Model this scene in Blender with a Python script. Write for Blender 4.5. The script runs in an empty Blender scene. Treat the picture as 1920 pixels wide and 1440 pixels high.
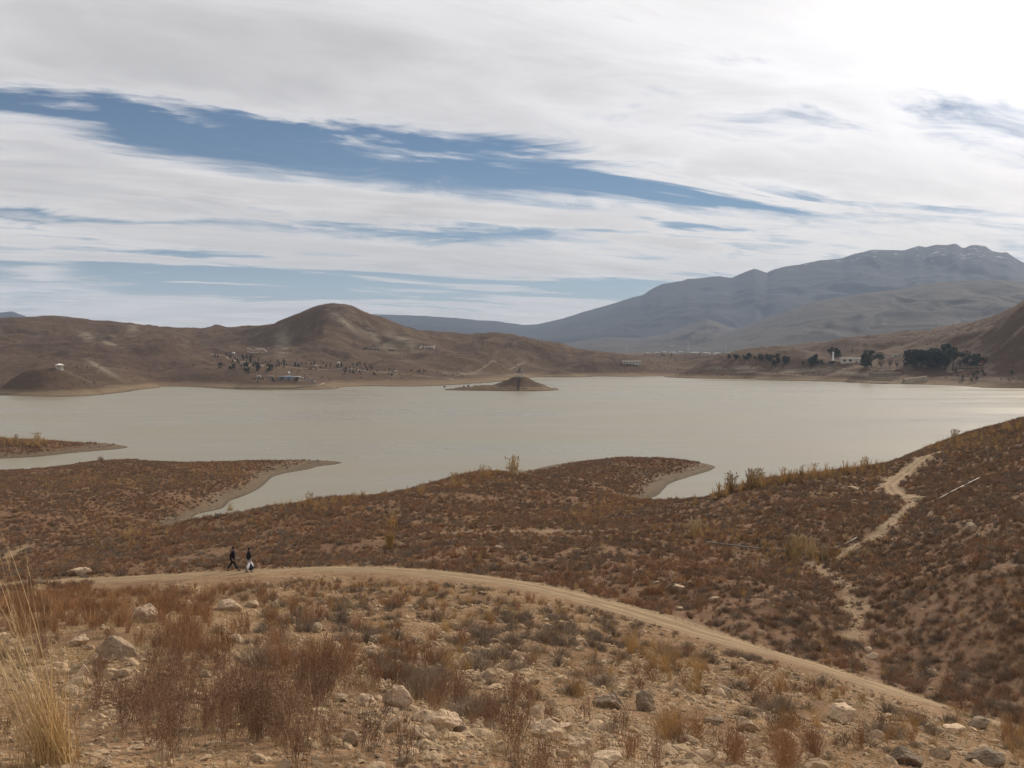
import bpy, bmesh, math, random
import numpy as np
from mathutils import Vector, Matrix

random.seed(7)
rng = np.random.default_rng(11)
S = bpy.context.scene
COL = S.collection
R = math.radians

# ------------------------------------------------------------------ camera
H = 32.0                      # eye height above the lake
FPX = 1920.0                  # focal length in photo pixels (1920 x 1440)
HOR = 645.0                   # photo row of the horizon
PITCH = math.atan((720 - HOR) / FPX)
cam = bpy.data.cameras.new('camera')
cam.sensor_width = 36.0
cam.lens = 36.0
cam.clip_start = 0.1
cam.clip_end = 60000
camo = bpy.data.objects.new('camera', cam)
COL.objects.link(camo)
camo.location = (0, 0, H)
camo.rotation_euler = (math.pi / 2 - PITCH, 0, 0)
S.camera = camo

# ------------------------------------------------------------------ render settings
S.view_settings.view_transform = 'Standard'
S.view_settings.look = 'None'
S.view_settings.exposure = 0.0
S.view_settings.gamma = 1.0
S.view_settings.use_curve_mapping = False
S.render.engine = 'CYCLES'
S.cycles.use_denoising = True
S.cycles.use_adaptive_sampling = True
S.cycles.adaptive_threshold = 0.025
S.cycles.max_bounces = 3
S.cycles.diffuse_bounces = 2
S.cycles.glossy_bounces = 1
S.cycles.volume_bounces = 0
S.cycles.sample_clamp_indirect = 4.0

# ------------------------------------------------------------------ sun and sky
SUN_AZ, SUN_EL = R(38.0), R(28.0)        # azimuth measured from +Y towards +X
SUN_DIR = Vector((math.sin(SUN_AZ) * math.cos(SUN_EL), math.cos(SUN_AZ) * math.cos(SUN_EL), math.sin(SUN_EL)))
sl = bpy.data.lights.new('sun', 'SUN')
sl.energy = 4.4
sl.angle = R(1.5)
sl.color = (1.0, 0.875, 0.71)
so = bpy.data.objects.new('sun', sl)
COL.objects.link(so)
so.rotation_euler = (-SUN_DIR).to_track_quat('-Z', 'Y').to_euler()


class NB:
    """tiny helper for building node trees"""
    def __init__(self, tree):
        self.t = tree
        self.n = tree.nodes
        self.l = tree.links

    def node(self, typ, **kw):
        n = self.n.new(typ)
        for k, v in kw.items():
            setattr(n, k, v)
        return n

    def set(self, sock, v):
        if v is None:
            return
        if hasattr(v, 'is_output'):
            self.l.new(v, sock)
        else:
            sock.default_value = v

    def math(self, op, a, b=None, c=None, clamp=False):
        n = self.node('ShaderNodeMath', operation=op)
        n.use_clamp = clamp
        for i, v in enumerate((a, b, c)):
            self.set(n.inputs[i], v)
        return n.outputs[0]

    def noise(self, vec, scale, detail=4, rough=0.55, dist=0.0, dim='3D', lac=2.0):
        n = self.node('ShaderNodeTexNoise', noise_dimensions=dim)
        self.set(n.inputs['Vector'], vec)
        n.inputs['Scale'].default_value = scale
        n.inputs['Detail'].default_value = detail
        n.inputs['Roughness'].default_value = rough
        n.inputs['Distortion'].default_value = dist
        n.inputs['Lacunarity'].default_value = lac
        return n.outputs['Fac']

    def ramp(self, fac, stops):
        n = self.node('ShaderNodeValToRGB')
        self.set(n.inputs[0], fac)
        e = n.color_ramp.elements
        while len(e) < len(stops):
            e.new(0.5)
        for el, (p, c) in zip(e, stops):
            el.position = p
            el.color = (*c, 1) if len(c) == 3 else c
        return n.outputs[0]

    def mapr(self, v, a, b, c=0.0, d=1.0, smooth=True):
        n = self.node('ShaderNodeMapRange')
        n.interpolation_type = 'SMOOTHSTEP' if smooth else 'LINEAR'
        for i, x in enumerate((v, a, b, c, d)):
            self.set(n.inputs[i], x)
        return n.outputs[0]

    def mix(self, f, a, b):
        n = self.node('ShaderNodeMix', data_type='RGBA')
        self.set(n.inputs[0], f)
        for i, v in ((6, a), (7, b)):
            if isinstance(v, tuple) and len(v) == 3:
                v = (*v, 1)
            self.set(n.inputs[i], v)
        return n.outputs[2]

    def xyz(self, v):
        n = self.node('ShaderNodeSeparateXYZ')
        self.l.new(v, n.inputs[0])
        return n.outputs

    def comb(self, x, y, z=0.0):
        n = self.node('ShaderNodeCombineXYZ')
        for i, v in enumerate((x, y, z)):
            self.set(n.inputs[i], v)
        return n.outputs[0]


W = bpy.data.worlds.new('World')
S.world = W
W.use_nodes = True
W.cycles.sampling_method = 'MANUAL'
W.cycles.sample_map_resolution = 512
W.node_tree.nodes.clear()
w = NB(W.node_tree)
sky = w.node('ShaderNodeTexSky', sky_type='NISHITA')
sky.sun_disc = False
sky.sun_elevation = SUN_EL
sky.sun_rotation = SUN_AZ
sky.altitude = 1500
sky.air_density = 1.0
sky.dust_density = 0.15
sky.ozone_density = 2.5
tc = w.node('ShaderNodeTexCoord')
D = tc.outputs['Generated']
dx, dy, dz = w.xyz(D)
zc = w.math('ADD', w.math('MAXIMUM', dz, 0.0), 0.10)
qx = w.math('DIVIDE', dx, zc)
qy = w.math('DIVIDE', dy, zc)
# streak axes: along the wind (wind) and across it
ca, sa = math.cos(R(24)), math.sin(R(24))
al = w.math('ADD', w.math('MULTIPLY', qx, ca), w.math('MULTIPLY', qy, sa))
ac = w.math('SUBTRACT', w.math('MULTIPLY', qy, ca), w.math('MULTIPLY', qx, sa))
pl = w.comb(w.math('MULTIPLY', al, 0.42), ac, 0.0)
pl2 = w.comb(w.math('MULTIPLY', al, 0.55), ac, 3.3)
n_big = w.noise(pl2, 0.62, 3, 0.5, 0.8)
n_mid = w.noise(pl, 1.7, 5, 0.62, 1.1)
n_fin = w.noise(pl2, 4.6, 6, 0.66, 1.0)
n_str = w.noise(w.comb(w.math('MULTIPLY', al, 0.13), ac, 6.7), 2.6, 4, 0.55, 0.4)
az = w.math('ARCTAN2', dx, dy)
hyp = w.math('SQRT', w.math('ADD', w.math('MULTIPLY', dx, dx), w.math('MULTIPLY', dy, dy)))
te = w.math('DIVIDE', dz, hyp)
# wobble so that gap edges are ragged
wob = w.math('ADD', w.math('MULTIPLY', w.math('SUBTRACT', n_mid, 0.5), 0.08), w.math('MULTIPLY', w.math('SUBTRACT', n_str, 0.5), 0.06))


SKYV = w.comb(az, w.math('ADD', te, wob), 0.0)          # bearing and height in the sky


def blob(acc, px, py, rx, ry, tilt, amp):
    """a thick or thin patch of the cloud sheet at a bearing and a height in the sky"""
    a0 = math.atan((px - 960) / FPX)
    e0 = (HOR - py) / FPX * math.cos(a0)
    mp = w.node('ShaderNodeMapping', vector_type='TEXTURE')
    w.l.new(SKYV, mp.inputs['Vector'])
    mp.inputs['Location'].default_value = (a0, e0, 0)
    mp.inputs['Rotation'].default_value = (0, 0, -R(tilt))
    mp.inputs['Scale'].default_value = (rx * 2.1 / FPX, ry * 2.3 / FPX, 1)
    gr = w.node('ShaderNodeTexGradient', gradient_type='QUADRATIC_SPHERE')
    w.l.new(mp.outputs[0], gr.inputs[0])
    return w.math('MULTIPLY_ADD', gr.outputs['Fac'], amp * 1.25, acc)


dens = w.math('ADD', w.math('MULTIPLY', w.math('SUBTRACT', n_big, 0.5), 1.3),
              w.math('ADD', w.math('MULTIPLY', w.math('SUBTRACT', n_mid, 0.5), 2.6),
                     w.math('ADD', w.math('MULTIPLY', w.math('SUBTRACT', n_fin, 0.5), 1.5), w.math('MULTIPLY', w.math('SUBTRACT', n_str, 0.5), 1.0))))
base = w.mapr(te, 0.0, 0.26, 0.52, 0.95)
dens = w.math('ADD', dens, base)
BLOBS = [(40, 222, 260, 18, 4, -0.7), (230, 258, 280, 28, 8, -0.8), (480, 272, 300, 40, 8, -0.9), (760, 288, 280, 42, 7, -0.85), (560, 240, 260, 22, 3, -0.5), (960, 330, 260, 36, 9, -0.9), (1190, 357, 240, 28, 9, -0.85), (1380, 388, 200, 16, 4, -0.8),
         (190, 402, 320, 13, 1, -0.8), (60, 428, 180, 9, 0, -0.6), (880, 450, 280, 14, 3, -0.75), (300, 522, 440, 20, 2, -0.95), (820, 545, 480, 22, 1, -1.1), (1160, 540, 160, 22, -4, -1.0), (60, 560, 240, 12, 0, -0.5),
         (1740, 240, 170, 26, 8, -0.16), (1380, 470, 130, 9, 4, -0.5), (1780, 395, 130, 10, 6, -0.35), (1050, 268, 260, 20, 4, 0.45),
         (300, 328, 380, 24, 11, 0.55), (800, 388, 420, 24, 8, 0.6), (130, 120, 240, 80, 0, 0.45), (1000, 110, 700, 90, 0, 0.4), (300, 192, 420, 14, 2, 0.5), (350, 465, 420, 24, 3, 0.55),
         (1550, 320, 300, 36, 6, 0.5), (400, 590, 330, 22, 0, 1.1), (900, 592, 280, 19, 0, 1.05), (95, 512, 80, 14, 8, 1.0), (1000, 490, 400, 20, 2, 0.55), (1400, 440, 340, 22, 4, 0.45), (350, 236, 120, 12, 10, 0.55), (960, 318, 80, 14, 12, 0.5)]
for b in BLOBS:
    dens = blob(dens, *b)
cover = w.mapr(dens, -0.30, 0.98)
cover = w.math('MULTIPLY', cover, 0.97)
# light in the clouds: thin parts near the sun glow, thick parts go grey
sd = w.node('ShaderNodeVectorMath', operation='DOT_PRODUCT')
w.l.new(D, sd.inputs[0])
sd.inputs[1].default_value = SUN_DIR
cosg = w.math('MAXIMUM', sd.outputs['Value'], 0.0)
glow = w.math('ADD', w.math('MULTIPLY', w.math('POWER', cosg, 6.0), 0.18),
              w.math('MULTIPLY', w.math('POWER', cosg, 12.0), 0.95))
thick = w.mapr(dens, 0.55, 1.7)
n_lit = w.noise(w.comb(w.math('MULTIPLY', al, 0.5), ac, 9.1), 0.9, 5, 0.6, 0.9)
shade = w.math('ADD', w.math('SUBTRACT', 0.80, w.math('MULTIPLY', thick, 0.20)),
               w.math('ADD', w.math('MULTIPLY', w.math('SUBTRACT', n_fin, 0.5), 0.30), w.math('MULTIPLY', w.math('SUBTRACT', n_lit, 0.5), 0.75)))
lum = w.math('ADD', w.math('MAXIMUM', shade, 0.34), glow)
ccol = w.mix(w.mapr(te, 0.0, 0.22), (1.14, 1.02, 0.90), (1.02, 0.985, 0.975))
cl = w.node('ShaderNodeVectorMath', operation='SCALE')
w.l.new(ccol, cl.inputs[0])
w.l.new(lum, cl.inputs['Scale'])
bg1 = w.node('ShaderNodeBackground')
hsv = w.node('ShaderNodeHueSaturation')
hsv.inputs['Saturation'].default_value = 1.2
w.l.new(sky.outputs[0], hsv.inputs['Color'])
w.l.new(hsv.outputs[0], bg1.inputs['Color'])
bg1.inputs['Strength'].default_value = 0.05
bg2 = w.node('ShaderNodeBackground')
w.l.new(cl.outputs[0], bg2.inputs['Color'])
bg2.inputs['Strength'].default_value = 1.0
mx = w.node('ShaderNodeMixShader')
w.l.new(cover, mx.inputs[0])
w.l.new(bg1.outputs[0], mx.inputs[1])
w.l.new(bg2.outputs[0], mx.inputs[2])
wo = w.node('ShaderNodeOutputWorld')
w.l.new(mx.outputs[0], wo.inputs['Surface'])

# ------------------------------------------------------------------ helpers: noise, projection, surface fits
def _hash(ix, iy, seed):
    h = (ix.astype(np.int64) * 374761393 + iy.astype(np.int64) * 668265263 + seed * 1442695041) & 0xFFFFFFFF
    h = ((h ^ (h >> 13)) * 1274126177) & 0xFFFFFFFF
    h = ((h ^ (h >> 16)) * 2246822519) & 0xFFFFFFFF
    return (h ^ (h >> 15)) & 0xFFFF


def pnoise(x, y, seed=0):
    x = np.asarray(x, float); y = np.asarray(y, float)
    ix = np.floor(x); iy = np.floor(y)
    fx = x - ix; fy = y - iy
    def g(ox, oy):
        a = _hash(ix + ox, iy + oy, seed) * (2 * math.pi / 65536)
        return np.cos(a) * (fx - ox) + np.sin(a) * (fy - oy)
    sx = fx * fx * fx * (fx * (fx * 6 - 15) + 10)
    sy = fy * fy * fy * (fy * (fy * 6 - 15) + 10)
    a = g(0, 0) * (1 - sx) + g(1, 0) * sx
    b = g(0, 1) * (1 - sx) + g(1, 1) * sx
    return (a * (1 - sy) + b * sy) * 1.5


def fbm(x, y, octs=4, seed=0, gain=0.5):
    s = 0; a = 1.0
    for i in range(octs):
        s = s + a * pnoise(x * 2 ** i, y * 2 ** i, seed + i * 17)
        a *= gain
    return s


def ridged(x, y, octs=4, seed=0):
    s = 0; a = 1.0
    for i in range(octs):
        s = s + a * (1 - np.abs(pnoise(x * 2 ** i, y * 2 ** i, seed + i * 13)) * 2)
        a *= 0.5
    return s / 1.9


def sstep(a, b, x):
    t = np.clip((np.asarray(x, float) - a) / (b - a), 0, 1)
    return t * t * (3 - 2 * t)


def slope_of(px, py):
    """(x/y, z/y) of the line of sight through a photo pixel"""
    cx = (np.asarray(px, float) - 960) / FPX
    cy = (720 - np.asarray(py, float)) / FPX
    c, s = math.cos(PITCH), math.sin(PITCH)
    fy = c + cy * s
    fz = -s + cy * c
    return cx / fy, fz / fy


def to_px(X, Y, Z):
    X = np.asarray(X, float); Y = np.asarray(Y, float); Z = np.asarray(Z, float) - H
    c, s = math.cos(PITCH), math.sin(PITCH)
    dep = Y * c - Z * s
    up = Y * s + Z * c
    return 960 + FPX * X / dep, 720 - FPX * up / dep


class TPS:
    def __init__(self, P, V, lam=1e-4):
        self.P = P
        n = len(P)
        K = self.k(P, P) + lam * np.eye(n)
        Q = np.c_[np.ones(n), P]
        A = np.block([[K, Q], [Q.T, np.zeros((3, 3))]])
        self.c = np.linalg.solve(A, np.r_[V, 0, 0, 0])

    def k(self, A, B):
        d2 = ((A[:, None, :] - B[None, :, :]) ** 2).sum(-1)
        return 0.5 * d2 * np.log(d2 + 1e-12)

    def __call__(self, P):
        out = np.empty(len(P))
        for i in range(0, len(P), 40000):
            q = P[i:i + 40000]
            out[i:i + 40000] = self.k(q, self.P) @ self.c[:-3] + np.c_[np.ones(len(q)), q] @ self.c[-3:]
        return out


def fit(points):
    """points: (px, py, Y) on a line of sight, (px, py, 'w') on the waterline, (px, 'z', Y, z) free"""
    P, V = [], []
    for p in points:
        if p[1] == 'z':
            u = (p[0] - 960) / FPX
            P.append((u, math.log(p[2]))); V.append(p[3])
        else:
            u, t = slope_of(p[0], p[1])
            Y = -H / t if p[2] == 'w' else p[2]
            P.append((float(u), math.log(Y))); V.append(H + Y * float(t))
    return TPS(np.array(P), np.array(V)), np.array(P), np.array(V)


def polyline(pts, n=40):
    """smooth (Catmull-Rom) resampling of a list of points"""
    p = [np.array(q, float) for q in pts]
    p = [2 * p[0] - p[1]] + p + [2 * p[-1] - p[-2]]
    out = []
    for i in range(1, len(p) - 2):
        for k in range(n):
            t = k / n
            a, b, c, d = p[i - 1], p[i], p[i + 1], p[i + 2]
            out.append(0.5 * ((2 * b) + (c - a) * t + (2 * a - 5 * b + 4 * c - d) * t * t + (3 * b - a - 3 * c + d) * t ** 3))
    out.append(p[-2])
    return np.array(out)


def dist_to_line(X, Y, L):
    """distance from points to a polyline (vectorised, coarse)"""
    d = np.full(X.shape, 1e9)
    for i in range(len(L) - 1):
        a = L[i, :2]; b = L[i + 1, :2]
        ab = b - a
        t = np.clip(((X - a[0]) * ab[0] + (Y - a[1]) * ab[1]) / (ab @ ab + 1e-9), 0, 1)
        d = np.minimum(d, np.hypot(X - a[0] - t * ab[0], Y - a[1] - t * ab[1]))
    return d


# ------------------------------------------------------------------ helpers: objects and meshes
def tag(o, label=None, cat=None, group=None, kind=None):
    if label: o['label'] = label
    if cat: o['category'] = cat
    if group: o['group'] = group
    if kind: o['kind'] = kind
    return o


def link(name, me, parent=None, loc=None, rot=None, scale=None):
    o = bpy.data.objects.new(name, me)
    COL.objects.link(o)
    if parent is not None: o.parent = parent
    if loc is not None: o.location = loc
    if rot is not None: o.rotation_euler = rot
    if scale is not None: o.scale = scale if hasattr(scale, '__len__') else (scale,) * 3
    return o


def empty(name, loc, rz=0.0, scale=1.0):
    o = link(name, None, None, loc, (0, 0, rz), scale)
    o.empty_display_size = 0.2
    return o


def mesh_np(name, V, F, mat=None, smooth=True):
    """mesh from numpy arrays, F is (n,3) or (n,4)"""
    me = bpy.data.meshes.new(name)
    V = np.ascontiguousarray(V, np.float32); F = np.ascontiguousarray(F, np.int32)
    n, k = F.shape
    me.vertices.add(len(V)); me.vertices.foreach_set('co', V.ravel())
    me.loops.add(n * k); me.loops.foreach_set('vertex_index', F.ravel())
    me.polygons.add(n)
    me.polygons.foreach_set('loop_start', np.arange(0, n * k, k, dtype=np.int32))
    me.polygons.foreach_set('loop_total', np.full(n, k, np.int32))
    me.update(calc_edges=True)
    me.polygons.foreach_set('use_smooth', np.full(n, smooth, bool))
    if mat: me.materials.append(mat)
    return me


def grid_faces(nr, nc):
    i = np.arange(nr * nc).reshape(nr, nc)
    return np.stack([i[:-1, :-1], i[:-1, 1:], i[1:, 1:], i[1:, :-1]], -1).reshape(-1, 4)


class MB:
    """collects simple solids into one mesh"""
    def __init__(self):
        self.v = []; self.f = []

    def add(self, V, F):
        o = len(self.v)
        self.v += [tuple(p) for p in V]
        self.f += [tuple(i + o for i in q) for q in F]
        return self

    def box(self, x0, x1, y0, y1, z0, z1):
        V = [(x0, y0, z0), (x1, y0, z0), (x1, y1, z0), (x0, y1, z0), (x0, y0, z1), (x1, y0, z1), (x1, y1, z1), (x0, y1, z1)]
        return self.add(V, [(0, 3, 2, 1), (4, 5, 6, 7), (0, 1, 5, 4), (1, 2, 6, 5), (2, 3, 7, 6), (3, 0, 4, 7)])

    def lathe(self, prof, n=8, cx=0, cy=0, rot=0.0):
        """prof: list of (r, z)"""
        V = []; F = []
        for r, z in prof:
            for k in range(n):
                a = 2 * math.pi * k / n + rot
                V.append((cx + r * math.cos(a), cy + r * math.sin(a), z))
        m = len(prof)
        for j in range(m - 1):
            for k in range(n):
                F.append((j * n + k, j * n + (k + 1) % n, (j + 1) * n + (k + 1) % n, (j + 1) * n + k))
        F.append(tuple(range(n))[::-1]); F.append(tuple((m - 1) * n + k for k in range(n)))
        return self.add(V, F)

    def tube(self, pts, rads, n=6):
        pts = [Vector(p) for p in pts]
        V = []; F = []
        for i, p in enumerate(pts):
            d = (pts[min(i + 1, len(pts) - 1)] - pts[max(i - 1, 0)]).normalized()
            a = d.orthogonal().normalized(); b = d.cross(a)
            for k in range(n):
                t = 2 * math.pi * k / n
                V.append(p + (a * math.cos(t) + b * math.sin(t)) * rads[i])
        for j in range(len(pts) - 1):
            for k in range(n):
                F.append((j * n + k, j * n + (k + 1) % n, (j + 1) * n + (k + 1) % n, (j + 1) * n + k))
        F.append(tuple(range(n))[::-1]); F.append(tuple((len(pts) - 1) * n + k for k in range(n)))
        return self.add(V, F)

    def mesh(self, name, mat, smooth=False):
        me = bpy.data.meshes.new(name)
        me.from_pydata(self.v, [], self.f)
        me.materials.append(mat)
        if smooth: me.polygons.foreach_set('use_smooth', [True] * len(me.polygons))
        me.update()
        return me

    def build(self, name, mat, parent=None, loc=None, smooth=False):
        return link(name, self.mesh(name, mat, smooth), parent, loc)


# ------------------------------------------------------------------ materials
def material(name):
    m = bpy.data.materials.new(name)
    m.use_nodes = True
    m.node_tree.nodes.clear()
    b = NB(m.node_tree)
    out = b.node('ShaderNodeOutputMaterial')
    p = b.node('ShaderNodeBsdfPrincipled')
    b.l.new(p.outputs[0], out.inputs['Surface'])
    return m, b, p, out


def bump(b, p, h, strength, dist):
    n = b.node('ShaderNodeBump')
    n.inputs['Strength'].default_value = strength
    n.inputs['Distance'].default_value = dist
    b.l.new(h, n.inputs['Height'])
    b.l.new(n.outputs[0], p.inputs['Normal'])


def simple(name, col, rough=0.8, var=0.12, scale=3.0, spec=0.2, metal=0.0):
    """painted or plain surface with slight mottling and a touch of per-object variation"""
    m, b, p, _ = material(name)
    pos = b.node('ShaderNodeTexCoord').outputs['Object']
    n = b.noise(pos, scale, 5, 0.6)
    oi = b.node('ShaderNodeObjectInfo')
    hs = b.node('ShaderNodeHueSaturation')
    hs.inputs['Color'].default_value = (*col, 1)
    v = b.math('ADD', b.mapr(n, 0.25, 0.75, 1 - var, 1 + var), b.math('MULTIPLY', b.math('SUBTRACT', oi.outputs['Random'], 0.5), var))
    b.l.new(v, hs.inputs['Value'])
    b.l.new(hs.outputs[0], p.inputs['Base Color'])
    p.inputs['Roughness'].default_value = rough
    p.inputs['Specular IOR Level'].default_value = spec
    p.inputs['Metallic'].default_value = metal
    return m


def plant(name, c0, c1, c2=None, var=0.25):
    """dry plant fibre: colour drifts along the plant and from plant to plant"""
    m, b, p, _ = material(name)
    tcn = b.node('ShaderNodeTexCoord')
    oi = b.node('ShaderNodeObjectInfo')
    n = b.noise(tcn.outputs['Object'], 7.0, 3, 0.6)
    col = b.mix(b.mapr(n, 0.3, 0.7), c0, c1)
    if c2:
        col = b.mix(b.mapr(oi.outputs['Random'], 0.55, 1.0), col, c2)
    hs = b.node('ShaderNodeHueSaturation')
    b.l.new(col, hs.inputs['Color'])
    wn = b.node('ShaderNodeTexWhiteNoise', noise_dimensions='1D')
    b.l.new(oi.outputs['Random'], wn.inputs['W'])
    b.l.new(b.mapr(wn.outputs['Value'], 0, 1, 1 - var, 1 + var, False), hs.inputs['Value'])
    b.l.new(hs.outputs[0], p.inputs['Base Color'])
    p.inputs['Roughness'].default_value = 0.8
    p.inputs['Specular IOR Level'].default_value = 0.15
    return m


def rock_material(name, c0, c1, c2, scale=2.0):
    m, b, p, _ = material(name)
    tcn = b.node('ShaderNodeTexCoord')
    oi = b.node('ShaderNodeObjectInfo')
    geo = b.node('ShaderNodeNewGeometry')
    n = b.noise(geo.outputs['Position'], scale, 6, 0.65)
    n2 = b.noise(geo.outputs['Position'], scale * 9, 5, 0.7)
    col = b.mix(b.mapr(n, 0.35, 0.65), c0, c1)
    col = b.mix(b.math('MULTIPLY', b.mapr(n2, 0.50, 0.68), 0.75), col, c2)
    n3 = b.noise(geo.outputs['Position'], scale * 2.7, 4, 0.6, 1.2)
    col = b.mix(b.math('MULTIPLY', b.mapr(n3, 0.54, 0.66), 0.55), col, tuple(v * .55 for v in c1))
    hs = b.node('ShaderNodeHueSaturation')
    b.l.new(col, hs.inputs['Color'])
    b.l.new(b.mapr(oi.outputs['Random'], 0, 1, 0.72, 1.18, False), hs.inputs['Value'])
    b.l.new(hs.outputs[0], p.inputs['Base Color'])
    p.inputs['Roughness'].default_value = 0.9
    p.inputs['Specular IOR Level'].default_value = 0.15
    bump(b, p, b.math('ADD', n2, b.math('MULTIPLY', n, 0.8)), 0.55, 0.05)
    return m


M = {}
M['rock'] = rock_material('pale_limestone', (0.52, 0.385, 0.255), (0.43, 0.315, 0.21), (0.28, 0.20, 0.135))
M['rock_grey'] = rock_material('grey_stone', (0.30, 0.225, 0.155), (0.23, 0.17, 0.115), (0.14, 0.105, 0.075))
M['stone'] = rock_material('gravel_stone', (0.48, 0.345, 0.215), (0.37, 0.265, 0.165), (0.23, 0.16, 0.102), 6.0)
M['outcrop'] = rock_material('far_outcrop', (0.17, 0.145, 0.12), (0.13, 0.11, 0.09), (0.07, 0.06, 0.05), 0.2)
M['russet'] = plant('russet_twigs', (0.335, 0.180, 0.092), (0.255, 0.142, 0.078), (0.365, 0.216, 0.102))
M['brown'] = plant('brown_twigs', (0.255, 0.157, 0.096), (0.198, 0.125, 0.082), (0.29, 0.183, 0.107))
M['grey'] = plant('grey_twigs', (0.25, 0.195, 0.140), (0.18, 0.142, 0.108), (0.23, 0.17, 0.12))
M['gold'] = plant('golden_grass', (0.46, 0.295, 0.125), (0.37, 0.23, 0.095), (0.43, 0.29, 0.14))
M['straw'] = plant('straw', (0.46, 0.33, 0.16), (0.37, 0.255, 0.12), (0.42, 0.31, 0.17))
M['seed'] = plant('seed_heads', (0.24, 0.125, 0.068), (0.17, 0.09, 0.052))
M['plume'] = plant('reed_plumes', (0.47, 0.37, 0.24), (0.40, 0.30, 0.18))
M['bark'] = simple('bark', (0.10, 0.075, 0.055), 0.9, 0.2)
M['conifer'] = plant('conifer_needles', (0.050, 0.060, 0.036), (0.036, 0.046, 0.028), (0.062, 0.060, 0.034))
M['baretree'] = plant('bare_branches', (0.13, 0.095, 0.075), (0.10, 0.075, 0.06))

# ground of the near slopes: soil, gravel, sandy tracks, bare drawdown shore
def ground_material():
    m, b, p, _ = material('dry_hillside_soil')
    geo = b.node('ShaderNodeNewGeometry')
    pos = geo.outputs['Position']
    x, y, z = b.xyz(pos)
    a1 = b.node('ShaderNodeAttribute', attribute_name='bare').outputs['Fac']
    a2 = b.node('ShaderNodeAttribute', attribute_name='gravel').outputs['Fac']
    n1 = b.noise(pos, 0.09, 5, 0.6)
    n2 = b.noise(pos, 0.9, 6, 0.65)
    n3 = b.noise(pos, 9.0, 5, 0.7)
    col = b.mix(b.mapr(n2, 0.36, 0.64), (0.155, 0.088, 0.049), (0.215, 0.130, 0.073))
    col = b.mix(b.math('MULTIPLY', b.mapr(n1, 0.4, 0.62), 0.55), col, (0.145, 0.076, 0.042))
    vor = b.node('ShaderNodeTexVoronoi', feature='F1')
    b.l.new(pos, vor.inputs['Vector']); vor.inputs['Scale'].default_value = 9.0
    vcell = b.xyz(vor.outputs['Color'])[0]
    grav = b.mix(b.mapr(vcell, 0.0, 1.0, smooth=False), (0.200, 0.126, 0.068), (0.330, 0.214, 0.118))
    col = b.mix(b.math('MULTIPLY', a2, b.mapr(n2, 0.30, 0.52)), col, grav)
    n5 = b.noise(pos, 2.6, 6, 0.72)
    lit = b.math('MULTIPLY', b.mapr(n5, 0.40, 0.60), b.math('SUBTRACT', 0.85, b.math('MULTIPLY', a2, 0.75)))
    col = b.mix(lit, col, b.mix(b.mapr(n3, 0.4, 0.6), (0.090, 0.052, 0.031), (0.142, 0.084, 0.048)))
    sand = b.mix(b.mapr(n2, 0.3, 0.7), (0.235, 0.165, 0.098), (0.285, 0.205, 0.122))
    col = b.mix(a1, col, sand)
    # bare mud shore left by the falling lake, darker where wet
    zz = b.math('ADD', z, b.math('MULTIPLY', b.math('SUBTRACT', n1, 0.5), 1.4))
    shore = b.mapr(zz, 1.35, 0.45)
    col = b.mix(b.math('MULTIPLY', shore, 0.9), col, b.mix(b.mapr(n2, 0.35, 0.65), (0.108, 0.082, 0.053), (0.145, 0.110, 0.070)))
    strata = b.noise(b.comb(b.math('MULTIPLY', x, 0.04), b.math('MULTIPLY', y, 0.04), b.math('MULTIPLY', z, 5.0)), 1.0, 4, 0.7)
    col = b.mix(b.math('MULTIPLY', shore, b.mapr(strata, 0.46, 0.62)), col, (0.095, 0.070, 0.046))
    wet = b.mapr(b.math('ADD', z, b.math('MULTIPLY', n2, 0.15)), 0.30, 0.10)
    col = b.mix(wet, col, (0.085, 0.066, 0.045))
    fine = b.mapr(n3, 0.25, 0.75, 0.72, 1.25)
    hs = b.node('ShaderNodeHueSaturation')
    b.l.new(col, hs.inputs['Color']); b.l.new(fine, hs.inputs['Value'])
    b.l.new(hs.outputs[0], p.inputs['Base Color'])
    p.inputs['Roughness'].default_value = 0.95
    p.inputs['Specular IOR Level'].default_value = 0.1
    h = b.math('ADD', b.math('MULTIPLY', n3, 0.5), b.math('ADD', n2, b.math('MULTIPLY', b.math('MULTIPLY', vor.outputs['Distance'], -0.8), a2)))
    bump(b, p, h, 0.7, 0.10)
    return m


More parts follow.
